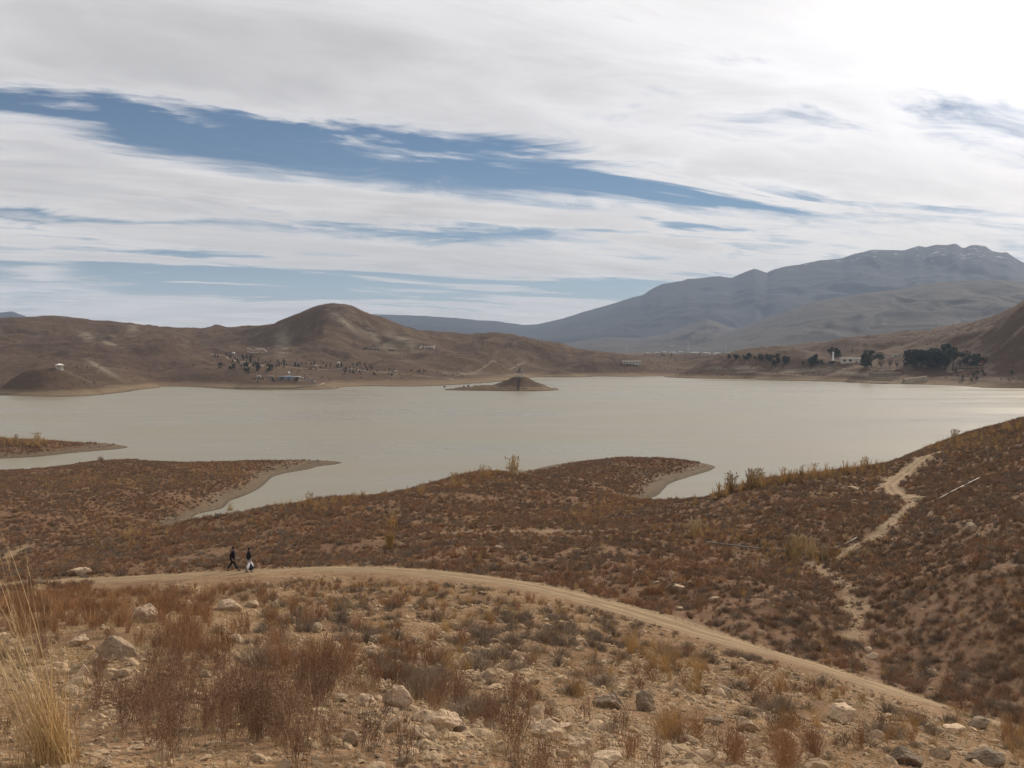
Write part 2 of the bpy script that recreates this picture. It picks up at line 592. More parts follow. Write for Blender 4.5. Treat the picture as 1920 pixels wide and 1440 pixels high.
def hill_material():
    m, b, p, _ = material('brown_far_hills')
    geo = b.node('ShaderNodeNewGeometry')
    pos = geo.outputs['Position']
    x, y, z = b.xyz(pos)
    n1 = b.noise(pos, 0.010, 5, 0.6, 0.5)
    n2 = b.noise(pos, 0.055, 6, 0.65)
    n3 = b.noise(pos, 0.35, 4, 0.7)
    col = b.mix(b.mapr(n1, 0.36, 0.62), (0.080, 0.049, 0.035), (0.098, 0.065, 0.042))
    col = b.mix(b.math('MULTIPLY', b.mapr(n2, 0.50, 0.72), 0.75), col, (0.148, 0.104, 0.066))
    col = b.mix(b.math('MULTIPLY', b.mapr(n3, 0.45, 0.66), 0.55), col, (0.058, 0.040, 0.030))
    a1 = b.node('ShaderNodeAttribute', attribute_name='bare').outputs['Fac']
    col = b.mix(b.math('MULTIPLY', a1, b.mapr(n2, 0.36, 0.55)), col, (0.20, 0.17, 0.122))
    zz = b.math('ADD', z, b.math('MULTIPLY', b.math('SUBTRACT', n2, 0.5), 3.0))
    shore = b.math('MULTIPLY', b.mapr(zz, 4.2, 1.4), b.mapr(z, 4.5, 3.9))
    strata = b.noise(b.comb(b.math('MULTIPLY', x, 0.01), b.math('MULTIPLY', y, 0.01), b.math('MULTIPLY', z, 1.6)), 1.0, 4, 0.7)
    col = b.mix(shore, col, b.mix(b.mapr(strata, 0.4, 0.6), (0.150, 0.106, 0.066), (0.195, 0.145, 0.090)))
    col = b.mix(b.mapr(z, 0.45, 0.15), col, (0.075, 0.055, 0.04))
    b.l.new(col, p.inputs['Base Color'])
    p.inputs['Roughness'].default_value = 0.95
    p.inputs['Specular IOR Level'].default_value = 0.05
    bump(b, p, b.math('ADD', n2, b.math('MULTIPLY', n3, 0.35)), 0.6, 3.0)
    return m


def mountain_material(name, c0, c1, snow_z=None):
    m, b, p, _ = material(name)
    geo = b.node('ShaderNodeNewGeometry')
    pos = geo.outputs['Position']
    x, y, z = b.xyz(pos)
    n1 = b.noise(pos, 0.0022, 6, 0.6)
    n2 = b.noise(pos, 0.012, 6, 0.7)
    col = b.mix(b.mapr(n1, 0.38, 0.62), c0, c1)
    col = b.mix(b.math('MULTIPLY', b.mapr(n2, 0.45, 0.65), 0.5), col, tuple(v * 0.55 for v in c0))
    if snow_z:
        n4 = b.noise(b.comb(b.math('MULTIPLY', x, 0.6), y, b.math('MULTIPLY', z, 2.2)), 0.016, 5, 0.75)
        s = b.math('MULTIPLY', b.mapr(n4, 0.585, 0.64), b.mapr(z, snow_z, snow_z + 120))
        col = b.mix(b.math('MULTIPLY', s, 0.8), col, (0.72, 0.74, 0.78))
    b.l.new(col, p.inputs['Base Color'])
    p.inputs['Roughness'].default_value = 0.95
    p.inputs['Specular IOR Level'].default_value = 0.05
    bump(b, p, b.math('ADD', n1, b.math('MULTIPLY', n2, 0.4)), 0.3, 40.0)
    return m


M['ground'] = ground_material()
M['hill'] = hill_material()
M['mount'] = mountain_material('far_mountain_rock', (0.016, 0.016, 0.018), (0.024, 0.022, 0.022), 560)
M['foot'] = mountain_material('foothill_soil', (0.068, 0.056, 0.046), (0.050, 0.042, 0.035))


def path_material():
    m, b, p, _ = material('packed_dust_track')
    geo = b.node('ShaderNodeNewGeometry')
    pos = geo.outputs['Position']
    n1 = b.noise(pos, 0.8, 5, 0.6)
    n2 = b.noise(pos, 4.0, 6, 0.7)
    at = b.node('ShaderNodeAttribute', attribute_name='across').outputs['Fac']
    wheel = b.math('ABSOLUTE', b.math('SUBTRACT', b.math('ABSOLUTE', at), 0.48))
    ruts = b.mapr(b.math('ADD', wheel, b.math('MULTIPLY', b.math('SUBTRACT', n1, 0.5), 0.9)), 0.02, 0.34)
    col = b.mix(ruts, (0.300, 0.212, 0.122), (0.205, 0.142, 0.082))
    col = b.mix(b.math('MULTIPLY', b.mapr(n2, 0.45, 0.7), 0.5), col, (0.170, 0.118, 0.070))
    b.l.new(col, p.inputs['Base Color'])
    p.inputs['Roughness'].default_value = 0.95
    p.inputs['Specular IOR Level'].default_value = 0.1
    bump(b, p, b.math('ADD', n2, b.math('MULTIPLY', n1, 0.6)), 0.5, 0.06)
    return m


M['path'] = path_material()


def water_material():
    m, b, p, _ = material('silty_lake_water')
    geo = b.node('ShaderNodeNewGeometry')
    pos = geo.outputs['Position']
    x, y, z = b.xyz(pos)
    st = b.comb(b.math('MULTIPLY', x, 0.35), y, 0)
    n1 = b.noise(st, 0.018, 4, 0.55)
    n2 = b.noise(st, 0.55, 4, 0.6, 0.4)
    n3 = b.noise(pos, 2.2, 3, 0.6)
    b.l.new(b.mix(b.mapr(n1, 0.3, 0.7), (0.205, 0.178, 0.116), (0.217, 0.189, 0.125)), p.inputs['Base Color'])
    b.l.new(b.mapr(n1, 0.36, 0.62, 0.27, 0.37), p.inputs['Roughness'])
    p.inputs['Specular IOR Level'].default_value = 0.38
    p.inputs['IOR'].default_value = 1.33
    bump(b, p, b.math('ADD', n2, b.math('MULTIPLY', n3, 0.35)), 0.24, 0.28)
    return m


M['water'] = water_material()

# ------------------------------------------------------------------ near terrain
PATH = [(-260, 1140, 71), (-100, 1113, 73), (30, 1096, 75), (250, 1084, 75), (470, 1073, 73.5), (640, 1066, 74), (760, 1070, 72), (900, 1084, 66.5), (1000, 1098, 62),
        (1120, 1127, 57), (1300, 1181, 52), (1400, 1211, 49), (1500, 1238, 46.5), (1620, 1277, 43.5), (1750, 1320, 40), (1850, 1350, 38), (1960, 1385, 35.5), (2150, 1440, 32)]
CP = [(p[0], p[1], p[2]) for p in PATH]
for x in (-500, 0, 500, 960, 1400, 1900, 2400):
    CP += [(x, 'z', 1.5, 30.35), (x, 'z', 3.2, 30.0)]
CP += [
    # foreground, left to right
    (-200, 1440, 7.2), (0, 1440, 7), (0, 1350, 10.5), (0, 1265, 16), (0, 1190, 28), (0, 1140, 46), (-300, 1300, 13), (-300, 1190, 34),
    (100, 1440, 7), (150, 1340, 10.5), (150, 1262, 13.5), (205, 1240, 14), (270, 1175, 26), (300, 1130, 44), (330, 1220, 19),
    (400, 1440, 6.8), (400, 1360, 9), (380, 1268, 13), (500, 1200, 27), (430, 1150, 36), (500, 1110, 55), (560, 1290, 12.2),
    (620, 1318, 10.8), (690, 1320, 10.6), (745, 1328, 10.2), (830, 1372, 9.0), (700, 1420, 7.6), (950, 1420, 7.9), (1060, 1470, 7.2),
    (620, 1255, 21), (740, 1262, 21.5), (850, 1290, 19.5), (950, 1320, 17), (1050, 1350, 14.8), (1100, 1395, 12.3), (1180, 1440, 10.3),
    (640, 1180, 36), (800, 1180, 36), (950, 1200, 35), (640, 1110, 57), (800, 1110, 57), (900, 1130, 51),
    (1100, 1250, 28), (1100, 1180, 43), (1210, 1335, 18.5), (1255, 1395, 13.6), (1350, 1440, 12), (1255, 1250, 32), (1350, 1290, 26.5),
    (1450, 1330, 22.5), (1500, 1400, 16.8), (1585, 1350, 23), (1600, 1440, 14.5), (1450, 1270, 36), (1650, 1340, 28), (1750, 1400, 20.5), (1840, 1440, 18), (1840, 1385, 27), (2000, 1440, 22),
    # beyond the track: knoll on the left and the land towards the lake
    (0, 1062, 92), (-200, 1070, 95), (0, 1035, 115), (100, 1050, 104), (200, 1040, 100), (300, 1040, 92), (450, 1030, 92), (600, 1030, 90), (760, 1035, 88), (900, 1040, 84),
    (300, 1003, 110), (400, 972, 124), (500, 957, 128), (600, 940, 136), (700, 928, 148), (790, 922, 153), (860, 905, 162), (930, 888, 182),
    (450, 995, 110), (600, 985, 110), (800, 985, 108), (1000, 1000, 104), (1000, 950, 142), (1100, 940, 150), (1100, 900, 208), (1180, 882, 242), (1000, 905, 188),
    (1050, 1045, 82), (1200, 1050, 80), (1200, 1000, 104), (1200, 1110, 66), (1150, 960, 138), (1320, 1130, 62), (1400, 1100, 67), (1420, 1160, 57), (1500, 1140, 60), (1320, 1060, 80),
    # gully
    (1300, 985, 116), (1240, 962, 150), (1420, 1030, 95), (1500, 1040, 89), (1560, 1085, 78), (1595, 1130, 69), (1608, 1170, 62), (1620, 1225, 55), (1740, 1275, 49), (1900, 1335, 43), (2100, 1400, 38),
    # right hillside
    (1640, 1005, 96), (1700, 945, 118), (1690, 905, 142), (1700, 1060, 77), (1700, 1150, 62), (1800, 1200, 55), (1900, 1220, 52), (1900, 1100, 62), (1800, 1060, 70), (1900, 1000, 78),
    (1820, 985, 86), (1900, 920, 104), (1800, 920, 118), (1900, 860, 140), (2100, 1000, 70), (2100, 850, 125), (2100, 1200, 48), (2300, 900, 100), (2300, 1300, 40),
    # crest against the lake on the right
    (1290, 948, 152), (1350, 927, 142), (1400, 912, 140), (1500, 893, 142), (1600, 881, 152), (1650, 874, 165), (1740, 842, 200), (1760, 832, 206), (1850, 812, 216), (1920, 797, 226), (2100, 760, 240), (2300, 730, 250),
    (1450, 960, 114), (1550, 940, 120), (1550, 1000, 99),
    # nearer spit
    (0, 1000, 133), (0, 950, 168), (0, 912, 206), (0, 884, 246), (-250, 890, 240), (-250, 960, 165), (-250, 1040, 112), (130, 1032, 138), (210, 1000, 163), (300, 983, 176), (370, 963, 'w'), (430, 940, 'w'), (500, 905, 'w'), (545, 885, 'w'), (600, 874, 'w'), (646, 867.5, 'w'),
    (200, 950, 180), (200, 905, 215), (200, 866, 258), (420, 900, 226), (420, 868, 262), (330, 930, 196), (540, 869, 264),
    (0, 'z', 268, -2.0), (-250, 'z', 265, -2), (200, 'z', 290, -2.5), (420, 'z', 296, -3), (560, 'z', 300, -3), (700, 'z', 276, -2.5), (560, 'z', 225, -2.0), (640, 'z', 240, -3), (480, 'z', 190, -0.8), (560, 'z', 185, -0.5), (650, 'z', 200, -1.5),
    # farther spit
    (0, 860, 'w'), (130, 850, 'w'), (243, 837, 'w'), (0, 828, 302), (-250, 815, 310), (-250, 862, 'w'), (130, 835, 310), (0, 'z', 350, -3), (130, 'z', 352, -3), (275, 'z', 322, -2.2), (250, 'z', 352, -3), (-250, 'z', 360, -3), (350, 'z', 330, -3.5),
    # headland
    (735, 922, 'w'), (735, 'z', 250, -2.5), (700, 'z', 205, 0.6), (800, 'z', 215, 0.0), (870, 'z', 232, -0.4), (940, 'z', 258, -0.6), (1000, 880, 'w'), (1040, 871, 'w'), (1100, 863, 'w'), (1180, 858, 'w'), (1260, 862, 'w'), (1341, 873, 'w'), (1290, 895, 'w'), (1240, 920, 'w'), (1195, 945, 'w'),
    (860, 'z', 275, -3), (1000, 'z', 298, -3), (1100, 'z', 310, -3), (1250, 'z', 308, -3), (1385, 'z', 270, -2.3), (1340, 'z', 240, -1.8), (1290, 'z', 215, -1.0), (1230, 'z', 196, 0.3),
    # water beyond the right crest
    (1340, 'z', 195, -0.2), (1420, 'z', 205, -0.8), (1500, 'z', 225, -1.2), (1600, 'z', 250, -1.2), (1645, 873, 'w'), (1700, 857, 'w'), (1740, 845, 'w'), (1400, 'z', 280, -3.2), (1550, 'z', 300, -3), (1700, 'z', 335, -3), (1830, 'z', 340, -3), (1960, 'z', 345, -2), (2200, 'z', 360, -2), (1800, 'z', 290, 1.0), (1920, 'z', 290, 3.5),
]
for x in (-400, 0, 400, 800, 1200, 1600, 2000, 2400):
    CP.append((x, 'z', 430, -4.5))
near_tps, _, _ = fit(CP)

NC, NR = 640, 660
U0, U1 = -0.80, 0.80
V0, V1 = math.log(1.4), math.log(430.0)
ug = np.linspace(U0, U1, NC)
vg = np.linspace(V0, V1, NR)
UU, VV = np.meshgrid(ug, vg)
YY = np.exp(VV); XX = UU * YY


def tps_grid(tps, ug, vg):
    """evaluate a fit on every second grid line and fill in between (the fit is smooth)"""
    uc = np.r_[ug[:-1:2], ug[-1]]; vc = np.r_[vg[:-1:2], vg[-1]]
    A, B = np.meshgrid(uc, vc)
    Zc = tps(np.c_[A.ravel(), B.ravel()]).reshape(A.shape)
    def up(Z, xc, xf):          # cubic (Catmull-Rom) along the last axis
        i = np.clip(np.searchsorted(xc, xf, 'right') - 1, 0, len(xc) - 2)
        t = (xf - xc[i]) / (xc[i + 1] - xc[i])
        g = np.gradient(Z, xc, axis=1)
        h = xc[i + 1] - xc[i]
        return ((2 * t ** 3 - 3 * t ** 2 + 1) * Z[:, i] + (t ** 3 - 2 * t ** 2 + t) * h * g[:, i]
                + (-2 * t ** 3 + 3 * t ** 2) * Z[:, i + 1] + (t ** 3 - t ** 2) * h * g[:, i + 1])
    return up(up(Zc, uc, ug).T, vc, vg).T


ZB = tps_grid(near_tps, ug, vg)


def world_line(pts):
    """list of (px, py, Y) -> smooth world polyline (x, y)"""
    out = []
    for px, py, Y in pts:
        u, t = slope_of(px, py)
        out.append((float(u) * Y, Y))
    return polyline(out, 4)


L_PATH = world_line(PATH)
TRAILS = {
    'shore': ([(1760, 880, 168), (1725, 887, 158), (1690, 892, 148), (1668, 905, 138), (1682, 922, 128), (1716, 938, 119)], 1.5),
    'gully': ([(1716, 938, 119), (1700, 962, 110), (1665, 995, 98), (1625, 1022, 92), (1570, 1050, 87)], 0.85),
    'wash': ([(1500, 1042, 89), (1545, 1070, 81), (1585, 1100, 74), (1602, 1140, 67), (1610, 1180, 61), (1602, 1205, 57.5)], 0.9),
    'track': ([(690, 1016, 97), (800, 1004, 101), (920, 996, 104), (1060, 988, 108), (1150, 990, 107)], 0.9),
    'left': ([(130, 1032, 138), (60, 1045, 120), (-80, 1075, 95)], 1.0),
}
L_TR = {k: (world_line(v[0]), v[1]) for k, v in TRAILS.items()}
dpath = dist_to_line(XX.ravel(), YY.ravel(), L_PATH).reshape(XX.shape)
PW = 1.55
wp = sstep(PW * 0.8, PW + 2.2, dpath)            # 0 on the track, 1 away from it
bare = 1 - sstep(PW * 0.9, PW + 1.3 + 0.8 * fbm(XX / 3, YY / 3, 2, 5), dpath)
for k, (L, wd) in L_TR.items():
    dt = dist_to_line(XX.ravel(), YY.ravel(), L).reshape(XX.shape) + 0.5 * fbm(XX / 2.5, YY / 2.5, 2, 9)
    bare = np.maximum(bare, (1 - sstep(wd * 0.4, wd * 1.2, dt)) * (0.95 if k == 'shore' else 0.92 if k == 'gully' else 0.65))
near_w = np.clip(YY / 45.0, 0.08, 1.0)
shore_w = sstep(0.0, 2.5, np.abs(ZB))
n12 = fbm(XX / 13, YY / 13, 3, 1) * 0.42
n3m = fbm(XX / 3.7, YY / 3.7, 3, 2) * 0.13 * sstep(2, 40, YY) + fbm(XX / 1.6, YY / 1.6, 3, 6) * 0.035
ZN = ZB + (n12 * near_w * (0.15 + 0.85 * shore_w) + n3m * (0.2 + 0.8 * shore_w)) * wp
# runnels cut into the right-hand hillside and the knoll
run = ridged(XX / 9 + 3, YY / 22, 3, 21)
ZN -= wp * near_w * shore_w * 0.35 * np.clip(run - 0.62, 0, 1) * sstep(45, 70, YY)
ZN -= 0.05 * (1 - sstep(PW * 0.5, PW * 1.05, dpath))
PXG, PYG = to_px(XX, YY, ZN)
trk_Y = np.interp(PXG, [p[0] for p in PATH], [p[2] for p in PATH])
gravel = sstep(2.0, -3.0, YY - trk_Y) * (1 - bare) * np.clip(0.75 + 0.6 * fbm(XX / 4, YY / 4, 3, 31), 0, 1)


def hz(X, Y, arr=None):
    """height of the near ground (bilinear lookup in the terrain grid)"""
    arr = ZN if arr is None else arr
    X = np.asarray(X, float); Y = np.asarray(Y, float)
    Yc = np.clip(Y, math.exp(V0) * 1.0001, math.exp(V1) * 0.9999)
    u = np.clip((X / Yc - U0) / (U1 - U0) * (NC - 1), 0, NC - 1.0001)
    v = np.clip((np.log(Yc) - V0) / (V1 - V0) * (NR - 1), 0, NR - 1.0001)
    i = u.astype(int); j = v.astype(int)
    fu = u - i; fv = v - j
    return (arr[j, i] * (1 - fu) * (1 - fv) + arr[j, i + 1] * fu * (1 - fv) + arr[j + 1, i] * (1 - fu) * fv + arr[j + 1, i + 1] * fu * fv)


def hit(px, py, hfun, y0, y1, n=3000):
    """where the line of sight through a photo pixel meets the ground"""
    u, t = slope_of(px, py)
    Ys = np.exp(np.linspace(math.log(y0), math.log(y1), n))
    g = H + t * Ys - hfun(u * Ys, Ys)
    k = np.argmax(g <= 0) if (g <= 0).any() else n - 1
    Y = Ys[k]
    return np.array((float(u) * Y, Y, float(hfun(np.array([u * Y]), np.array([Y]))[0])))


def near_at(px, py):
    return hit(px, py, hz, 3.0, 420)


V = np.stack([XX, YY, ZN], -1).reshape(-1, 3)
gm = mesh_np('ground', V, grid_faces(NR, NC), M['ground'])
for nm, arr in (('bare', bare), ('gravel', gravel)):
    at = gm.attributes.new(nm, 'FLOAT', 'POINT')
    at.data.foreach_set('value', arr.ravel().astype(np.float32))
tag(link('ground', gm), 'dry brown slope dropping from the viewpoint to the lake', kind='structure')

# land to the sides and behind the viewpoint, outside the detailed wedge
bx_ = np.linspace(-620, 620, 156); by_ = np.linspace(-420, 430, 108)
BX, BY = np.meshgrid(bx_, by_)
rr = np.hypot(BX, BY) + 1e-6
aa = np.arctan2(BX, BY)
lim = math.atan(0.78)
fold = np.where(np.abs(aa) <= lim, aa, np.sign(aa) * lim * (math.pi - np.abs(aa)) / (math.pi - lim))
yq = np.maximum(rr * np.cos(fold), 1.5)
BZ = hz(np.tan(fold) * yq, yq) - 0.25
keep = ~((np.abs(BX) < 0.76 * BY))
fc = grid_faces(108, 156)
fc = fc[keep.ravel()[fc].any(1)]
bm_ = mesh_np('hillside', np.stack([BX, BY, BZ], -1).reshape(-1, 3), fc, M['ground'])
tag(link('hillside', bm_), 'dry hillside continuing beside and behind the viewpoint', kind='structure')


def strip(name, L, half, hfun, mat, lift, label, wob=0.18, nx=9, seed=3):
    """a track laid on the ground along a polyline"""
    L = np.asarray(L)
    # resample evenly
    seg = np.r_[0, np.cumsum(np.hypot(*np.diff(L[:, :2], axis=0).T))]
    step = half * 0.35
    s = np.arange(0, seg[-1], step)
    P = np.c_[np.interp(s, seg, L[:, 0]), np.interp(s, seg, L[:, 1])]
    T = np.gradient(P, axis=0); T /= np.linalg.norm(T, axis=1)[:, None] + 1e-9
    Nn = np.c_[-T[:, 1], T[:, 0]]
    k = np.linspace(-1, 1, nx)
    wl = half * (1 + wob * fbm(s / (half * 2.2), s * 0 + 0.3, 3, seed)); wr = half * (1 + wob * fbm(s / (half * 2.2), s * 0 + 7.3, 3, seed))
    wid = np.where(k[None, :] < 0, wl[:, None], wr[:, None])
    X = P[:, :1] + Nn[:, :1] * k[None] * wid
    Y = P[:, 1:] + Nn[:, 1:] * k[None] * wid
    Z = hfun(X.ravel(), Y.ravel()).reshape(X.shape) + lift * (1 - np.abs(k[None]) ** 6 * 1.6)
    me = mesh_np(name, np.stack([X, Y, Z], -1).reshape(-1, 3), grid_faces(len(s), nx), mat)
    at = me.attributes.new('across', 'FLOAT', 'POINT')
    at.data.foreach_set('value', np.broadcast_to(k[None], X.shape).ravel().astype(np.float32))
    o = link(name, me)
    tag(o, label, kind='structure')
    return o


strip('dirt_track', L_PATH, PW, hz, M['path'], 0.045, 'pale dirt track winding across the slope in front of the lake', 0.42)
strip('footpath', L_TR['shore'][0], 1.0, hz, M['path'], 0.05, 'pale footpath bending over the right-hand hillside', 0.3)

# ------------------------------------------------------------------ lake
wv = np.array([(-15000, -15000, 0), (15000, -15000, 0), (15000, 15000, 0), (-15000, 15000, 0)], float)
tag(link('lake_water', mesh_np('lake_water', wv, np.array([[0, 1, 2, 3]]), M['water'])), 'calm silty grey-green lake water', kind='structure')

# ------------------------------------------------------------------ far shore and its hills
FP = []
SHORE = [(-500, 742), (-250, 742), (0, 741), (60, 743), (110, 744), (180, 741), (236, 735), (300, 725), (370, 726), (440, 730), (540, 731), (600, 730.5), (634, 727), (690, 724), (760, 725), (850, 722), (920, 717), (1000, 706.5), (1050, 705), (1100, 705),
         (1150, 711), (1185, 706.5), (1250, 705.5), (1290, 709), (1400, 710), (1450, 713), (1520, 711.5), (1570, 716), (1640, 719), (1730, 721), (1830, 726), (1920, 728), (2150, 732), (2450, 735)]
for x, y in SHORE:
    FP.append((x, y, 'w'))
    u, t = slope_of(x, y); Y = -H / float(t)
    FP.append((x, 'z', Y * 0.95, -2.2)); FP.append((x, 'z', Y * 0.80, -5.5))
FP += [
    # mound with the white pavilion
    (112, 724, 655), (40, 726, 655), (0, 720, 685), (190, 726, 695), (150, 722, 705), (60, 716, 710),
    # left hills
    (-450, 600, 1250), (-250, 592, 1250), (-250, 660, 880), (-250, 715, 700), (0, 597, 1280), (60, 594, 1300), (110, 592, 1310), (150, 596, 1310), (200, 604, 1320), (270, 611, 1330), (350, 615, 1340), (400, 616, 1340), (450, 613, 1300), (520, 611, 1210),
    (30, 696, 780), (100, 668, 910), (100, 632, 1080), (190, 690, 790), (250, 708, 755), (230, 655, 950), (300, 690, 830), (330, 640, 1080), (380, 700, 800), (330, 665, 930),
    (430, 665, 970), (480, 657, 1005), (450, 692, 850), (500, 640, 1085), (540, 713, 745), (470, 718, 735), (600, 719, 742), (540, 690, 870), (400, 640, 1120),
    # round peak
    (560, 592, 1180), (590, 575, 1160), (620, 568, 1150), (650, 570, 1150), (690, 588, 1160), (740, 603, 1180), (790, 620, 1210), (620, 640, 1020), (620, 685, 905), (560, 650, 1030), (690, 640, 1055), (680, 690, 890), (720, 620, 1110), (640, 600, 1090),
    (830, 622, 1250), (870, 624, 1255), (910, 626, 1240), (960, 632, 1210), (1000, 639, 1190), (1050, 651, 1180), (1080, 660, 1180), (1115, 666, 1200),
    (800, 650, 1060), (760, 695, 880), (850, 693, 925), (870, 705, 880), (940, 690, 975), (900, 660, 1080), (980, 665, 1090), (1050, 690, 1010), (1100, 683, 1050),
    # low neck in the middle
    (1200, 690, 1050), (1180, 681, 1075), (1200, 669, 1500), (1300, 690, 990), (1300, 669, 1450), (1250, 680, 1150),
    # right shore and hill
    (1400, 690, 950), (1400, 666, 1300), (1440, 657, 1450), (1480, 650, 1500), (1480, 690, 915), (1550, 641, 1450), (1590, 637, 1400), (1640, 634, 1350), (1690, 620, 1300), (1750, 618, 1230), (1800, 614, 1150), (1850, 600, 1010), (1920, 570, 905), (2000, 540, 860), (2200, 500, 840), (2450, 500, 840),
    (1590, 690, 895), (1580, 672, 960), (1690, 692, 868), (1690, 665, 1010), (1800, 690, 838), (1800, 660, 930), (1860, 650, 880), (1920, 640, 815), (1920, 700, 750), (1860, 705, 790), (2100, 620, 780), (2100, 700, 735), (2400, 640, 760), (1730, 705, 838), (1640, 705, 860), (1550, 702, 900),
]
for x in (-500, -250, 0, 250, 500, 620, 750, 900, 1050, 1200, 1350, 1500, 1650, 1800, 1950, 2200, 2450):
    FP.append((x, 'z', 1750, 14 if x < 1000 or x > 1500 else 6)); FP.append((x, 'z', 2300, 4))
far_tps, _, _ = fit(FP)
FC, FR = 900, 400
fu_ = np.linspace(-0.82, 0.82, FC)
fv_ = np.r_[np.linspace(math.log(470), math.log(1700), 330), np.linspace(math.log(1700), math.log(14500), 71)[1:]]
FU, FV = np.meshgrid(fu_, fv_)
FY = np.exp(FV); FX = FU * FY
FZ = tps_grid(far_tps, fu_, np.minimum(fv_, math.log(2300) + np.arange(FR) * 1e-6))
far_w = sstep(1700, 2300, FY)
FZ = FZ * (1 - far_w) + 4.0 * far_w
hw = np.clip((FZ - 3) / 30, 0, 1.0) * (1 - 0.85 * sstep(52, 70, FZ))
gul = ridged(FX / 95 + 0.3 * fbm(FX / 60, FY / 60, 2, 77), FY / 150, 4, 41) - 0.5
# the mound with the pavilion, and rounded spurs between the shore and the ridge
mu, mt_ = slope_of(112, 720); MX, MY = float(mu) * 668, 668.0
mr = np.hypot((FX - MX) / 34, (FY - MY) / 26) + 0.05 * fbm(FX / 12, FY / 12, 3, 71)
FZ = FZ + 8.2 * np.clip(1.08 - np.maximum(mr, 0.16), 0, 1) / 0.92
spur = fbm(FX / 110 + 4.2, FY / 150, 2, 61)
FZ = FZ + (1 - far_w) * sstep(3, 12, FZ) * (1 - sstep(30, 52, FZ)) * 9.0 * spur
FZ0 = FZ.copy()
FZ = FZ + (1 - far_w) * hw * (gul * 6.0 + fbm(FX / 45, FY / 45, 4, 43) * 2.4) + (1 - far_w) * np.clip(FZ / 6, 0, 1) * fbm(FX / 22, FY / 22, 3, 47) * 0.55 + 0.25 * (1 - far_w) * fbm(FX / 12, FY / 12, 3, 45) - (1 - far_w) * np.clip(FZ / 14, 0, 1) * (1 - 0.8 * sstep(55, 72, FZ)) * 2.6 * np.clip(ridged(FX / 34 + 0.5 * fbm(FX / 40, FY / 40, 2, 91), FY / 90, 3, 93) - 0.55, 0, 1)
# pale bare scars: eroded flanks of the round peak, ridges and cuttings
QX, QY = to_px(FX, FY, FZ)
fbare = np.zeros_like(FX)
for cx, cy, rx, ry, tl in ((700, 628, 60, 8, 38), (760, 640, 40, 8, 25), (530, 645, 14, 26, 0), (165, 632, 14, 6, 20), (210, 645, 22, 4, 20), (640, 600, 40, 6, 40), (190, 690, 40, 4, 30), (870, 700, 40, 3, 0), (1380, 690, 60, 3, 0), (1500, 695, 70, 3, -4), (1600, 700, 60, 4, 5), (250, 612, 8, 14, 10)):
    c, s = math.cos(R(tl)), math.sin(R(tl))
    X_ = ((QX - cx) * c + (QY - cy) * s) / rx; Y_ = (-(QX - cx) * s + (QY - cy) * c) / ry
    fbare = np.maximum(fbare, np.exp(-(X_ ** 2 + Y_ ** 2)))
fv_lo = fv_


def fz(X, Y):
    X = np.asarray(X, float); Y = np.asarray(Y, float)
    u = np.clip((X / Y - fu_[0]) / (fu_[-1] - fu_[0]) * (FC - 1), 0, FC - 1.0001)
    v = np.clip(np.interp(np.log(Y), fv_, np.arange(FR)), 0, FR - 1.0001)
    i = u.astype(int); j = v.astype(int)
    fu = u - i; fv = v - j
    return (FZ[j, i] * (1 - fu) * (1 - fv) + FZ[j, i + 1] * fu * (1 - fv) + FZ[j + 1, i] * (1 - fu) * fv + FZ[j + 1, i + 1] * fu * fv)


def far_at(px, py):
    return hit(px, py, fz, 520, 4000)


fm = mesh_np('far_hills', np.stack([FX, FY, FZ], -1).reshape(-1, 3), grid_faces(FR, FC), M['hill'])
at = fm.attributes.new('bare', 'FLOAT', 'POINT')
at.data.foreach_set('value', fbare.ravel().astype(np.float32))
tag(link('far_hills', fm), 'bare brown hills and shore across the lake', kind='structure')


# ------------------------------------------------------------------ mountains
def range_sheet(name, ridge, yr, yb, label, mat, rough=1.0, seed=0, sx=(900, 1500), power=1.25, nc=420, nr=150):
    pxs = np.array([p[0] for p in ridge], float); pys = np.array([p[1] for p in ridge], float)
    u, t = slope_of(pxs, pys)
    uc = np.linspace(u[0], u[-1], nc)
    tr = np.interp(uc, u, t)
    s = np.linspace(0, 1.5, nr)
    Y = yb + (yr - yb) * s
    UU, SS = np.meshgrid(uc, s)
    YY = np.repeat(Y[:, None], nc, 1); XX = UU * YY
    zr = H + tr * yr
    jag = fbm(uc * yr / 160, uc * 0, 4, seed + 5) * 7 * rough
    zr = np.maximum(zr + jag * np.clip(zr / 200, 0, 1), 0)[None, :]
    sf = np.clip(SS, 0, 1)
    prof = np.where(SS <= 1, sf ** power, 1 - (SS - 1) * 1.5)
    amp = np.clip(4 * sf * (1 - sf), 0, 1) * np.where(SS <= 1, 1, 0)
    rd = ridged(XX / sx[0] + 0.4 * fbm(XX / 500, YY / 500, 3, seed + 3), YY / sx[1], 5, seed) - 0.45
    Z = zr * prof * (1 + 0.0) + amp * rd * zr * 0.30 * rough + (1 - np.clip(SS, 0, 1)) * 0 - 2.0 * (1 - sf) - 3 * (SS <= 0)
    o = link(name, mesh_np(name, np.stack([XX, YY, Z], -1).reshape(-1, 3), grid_faces(nr, nc), mat))
    tag(o, label, kind='structure')
    return o


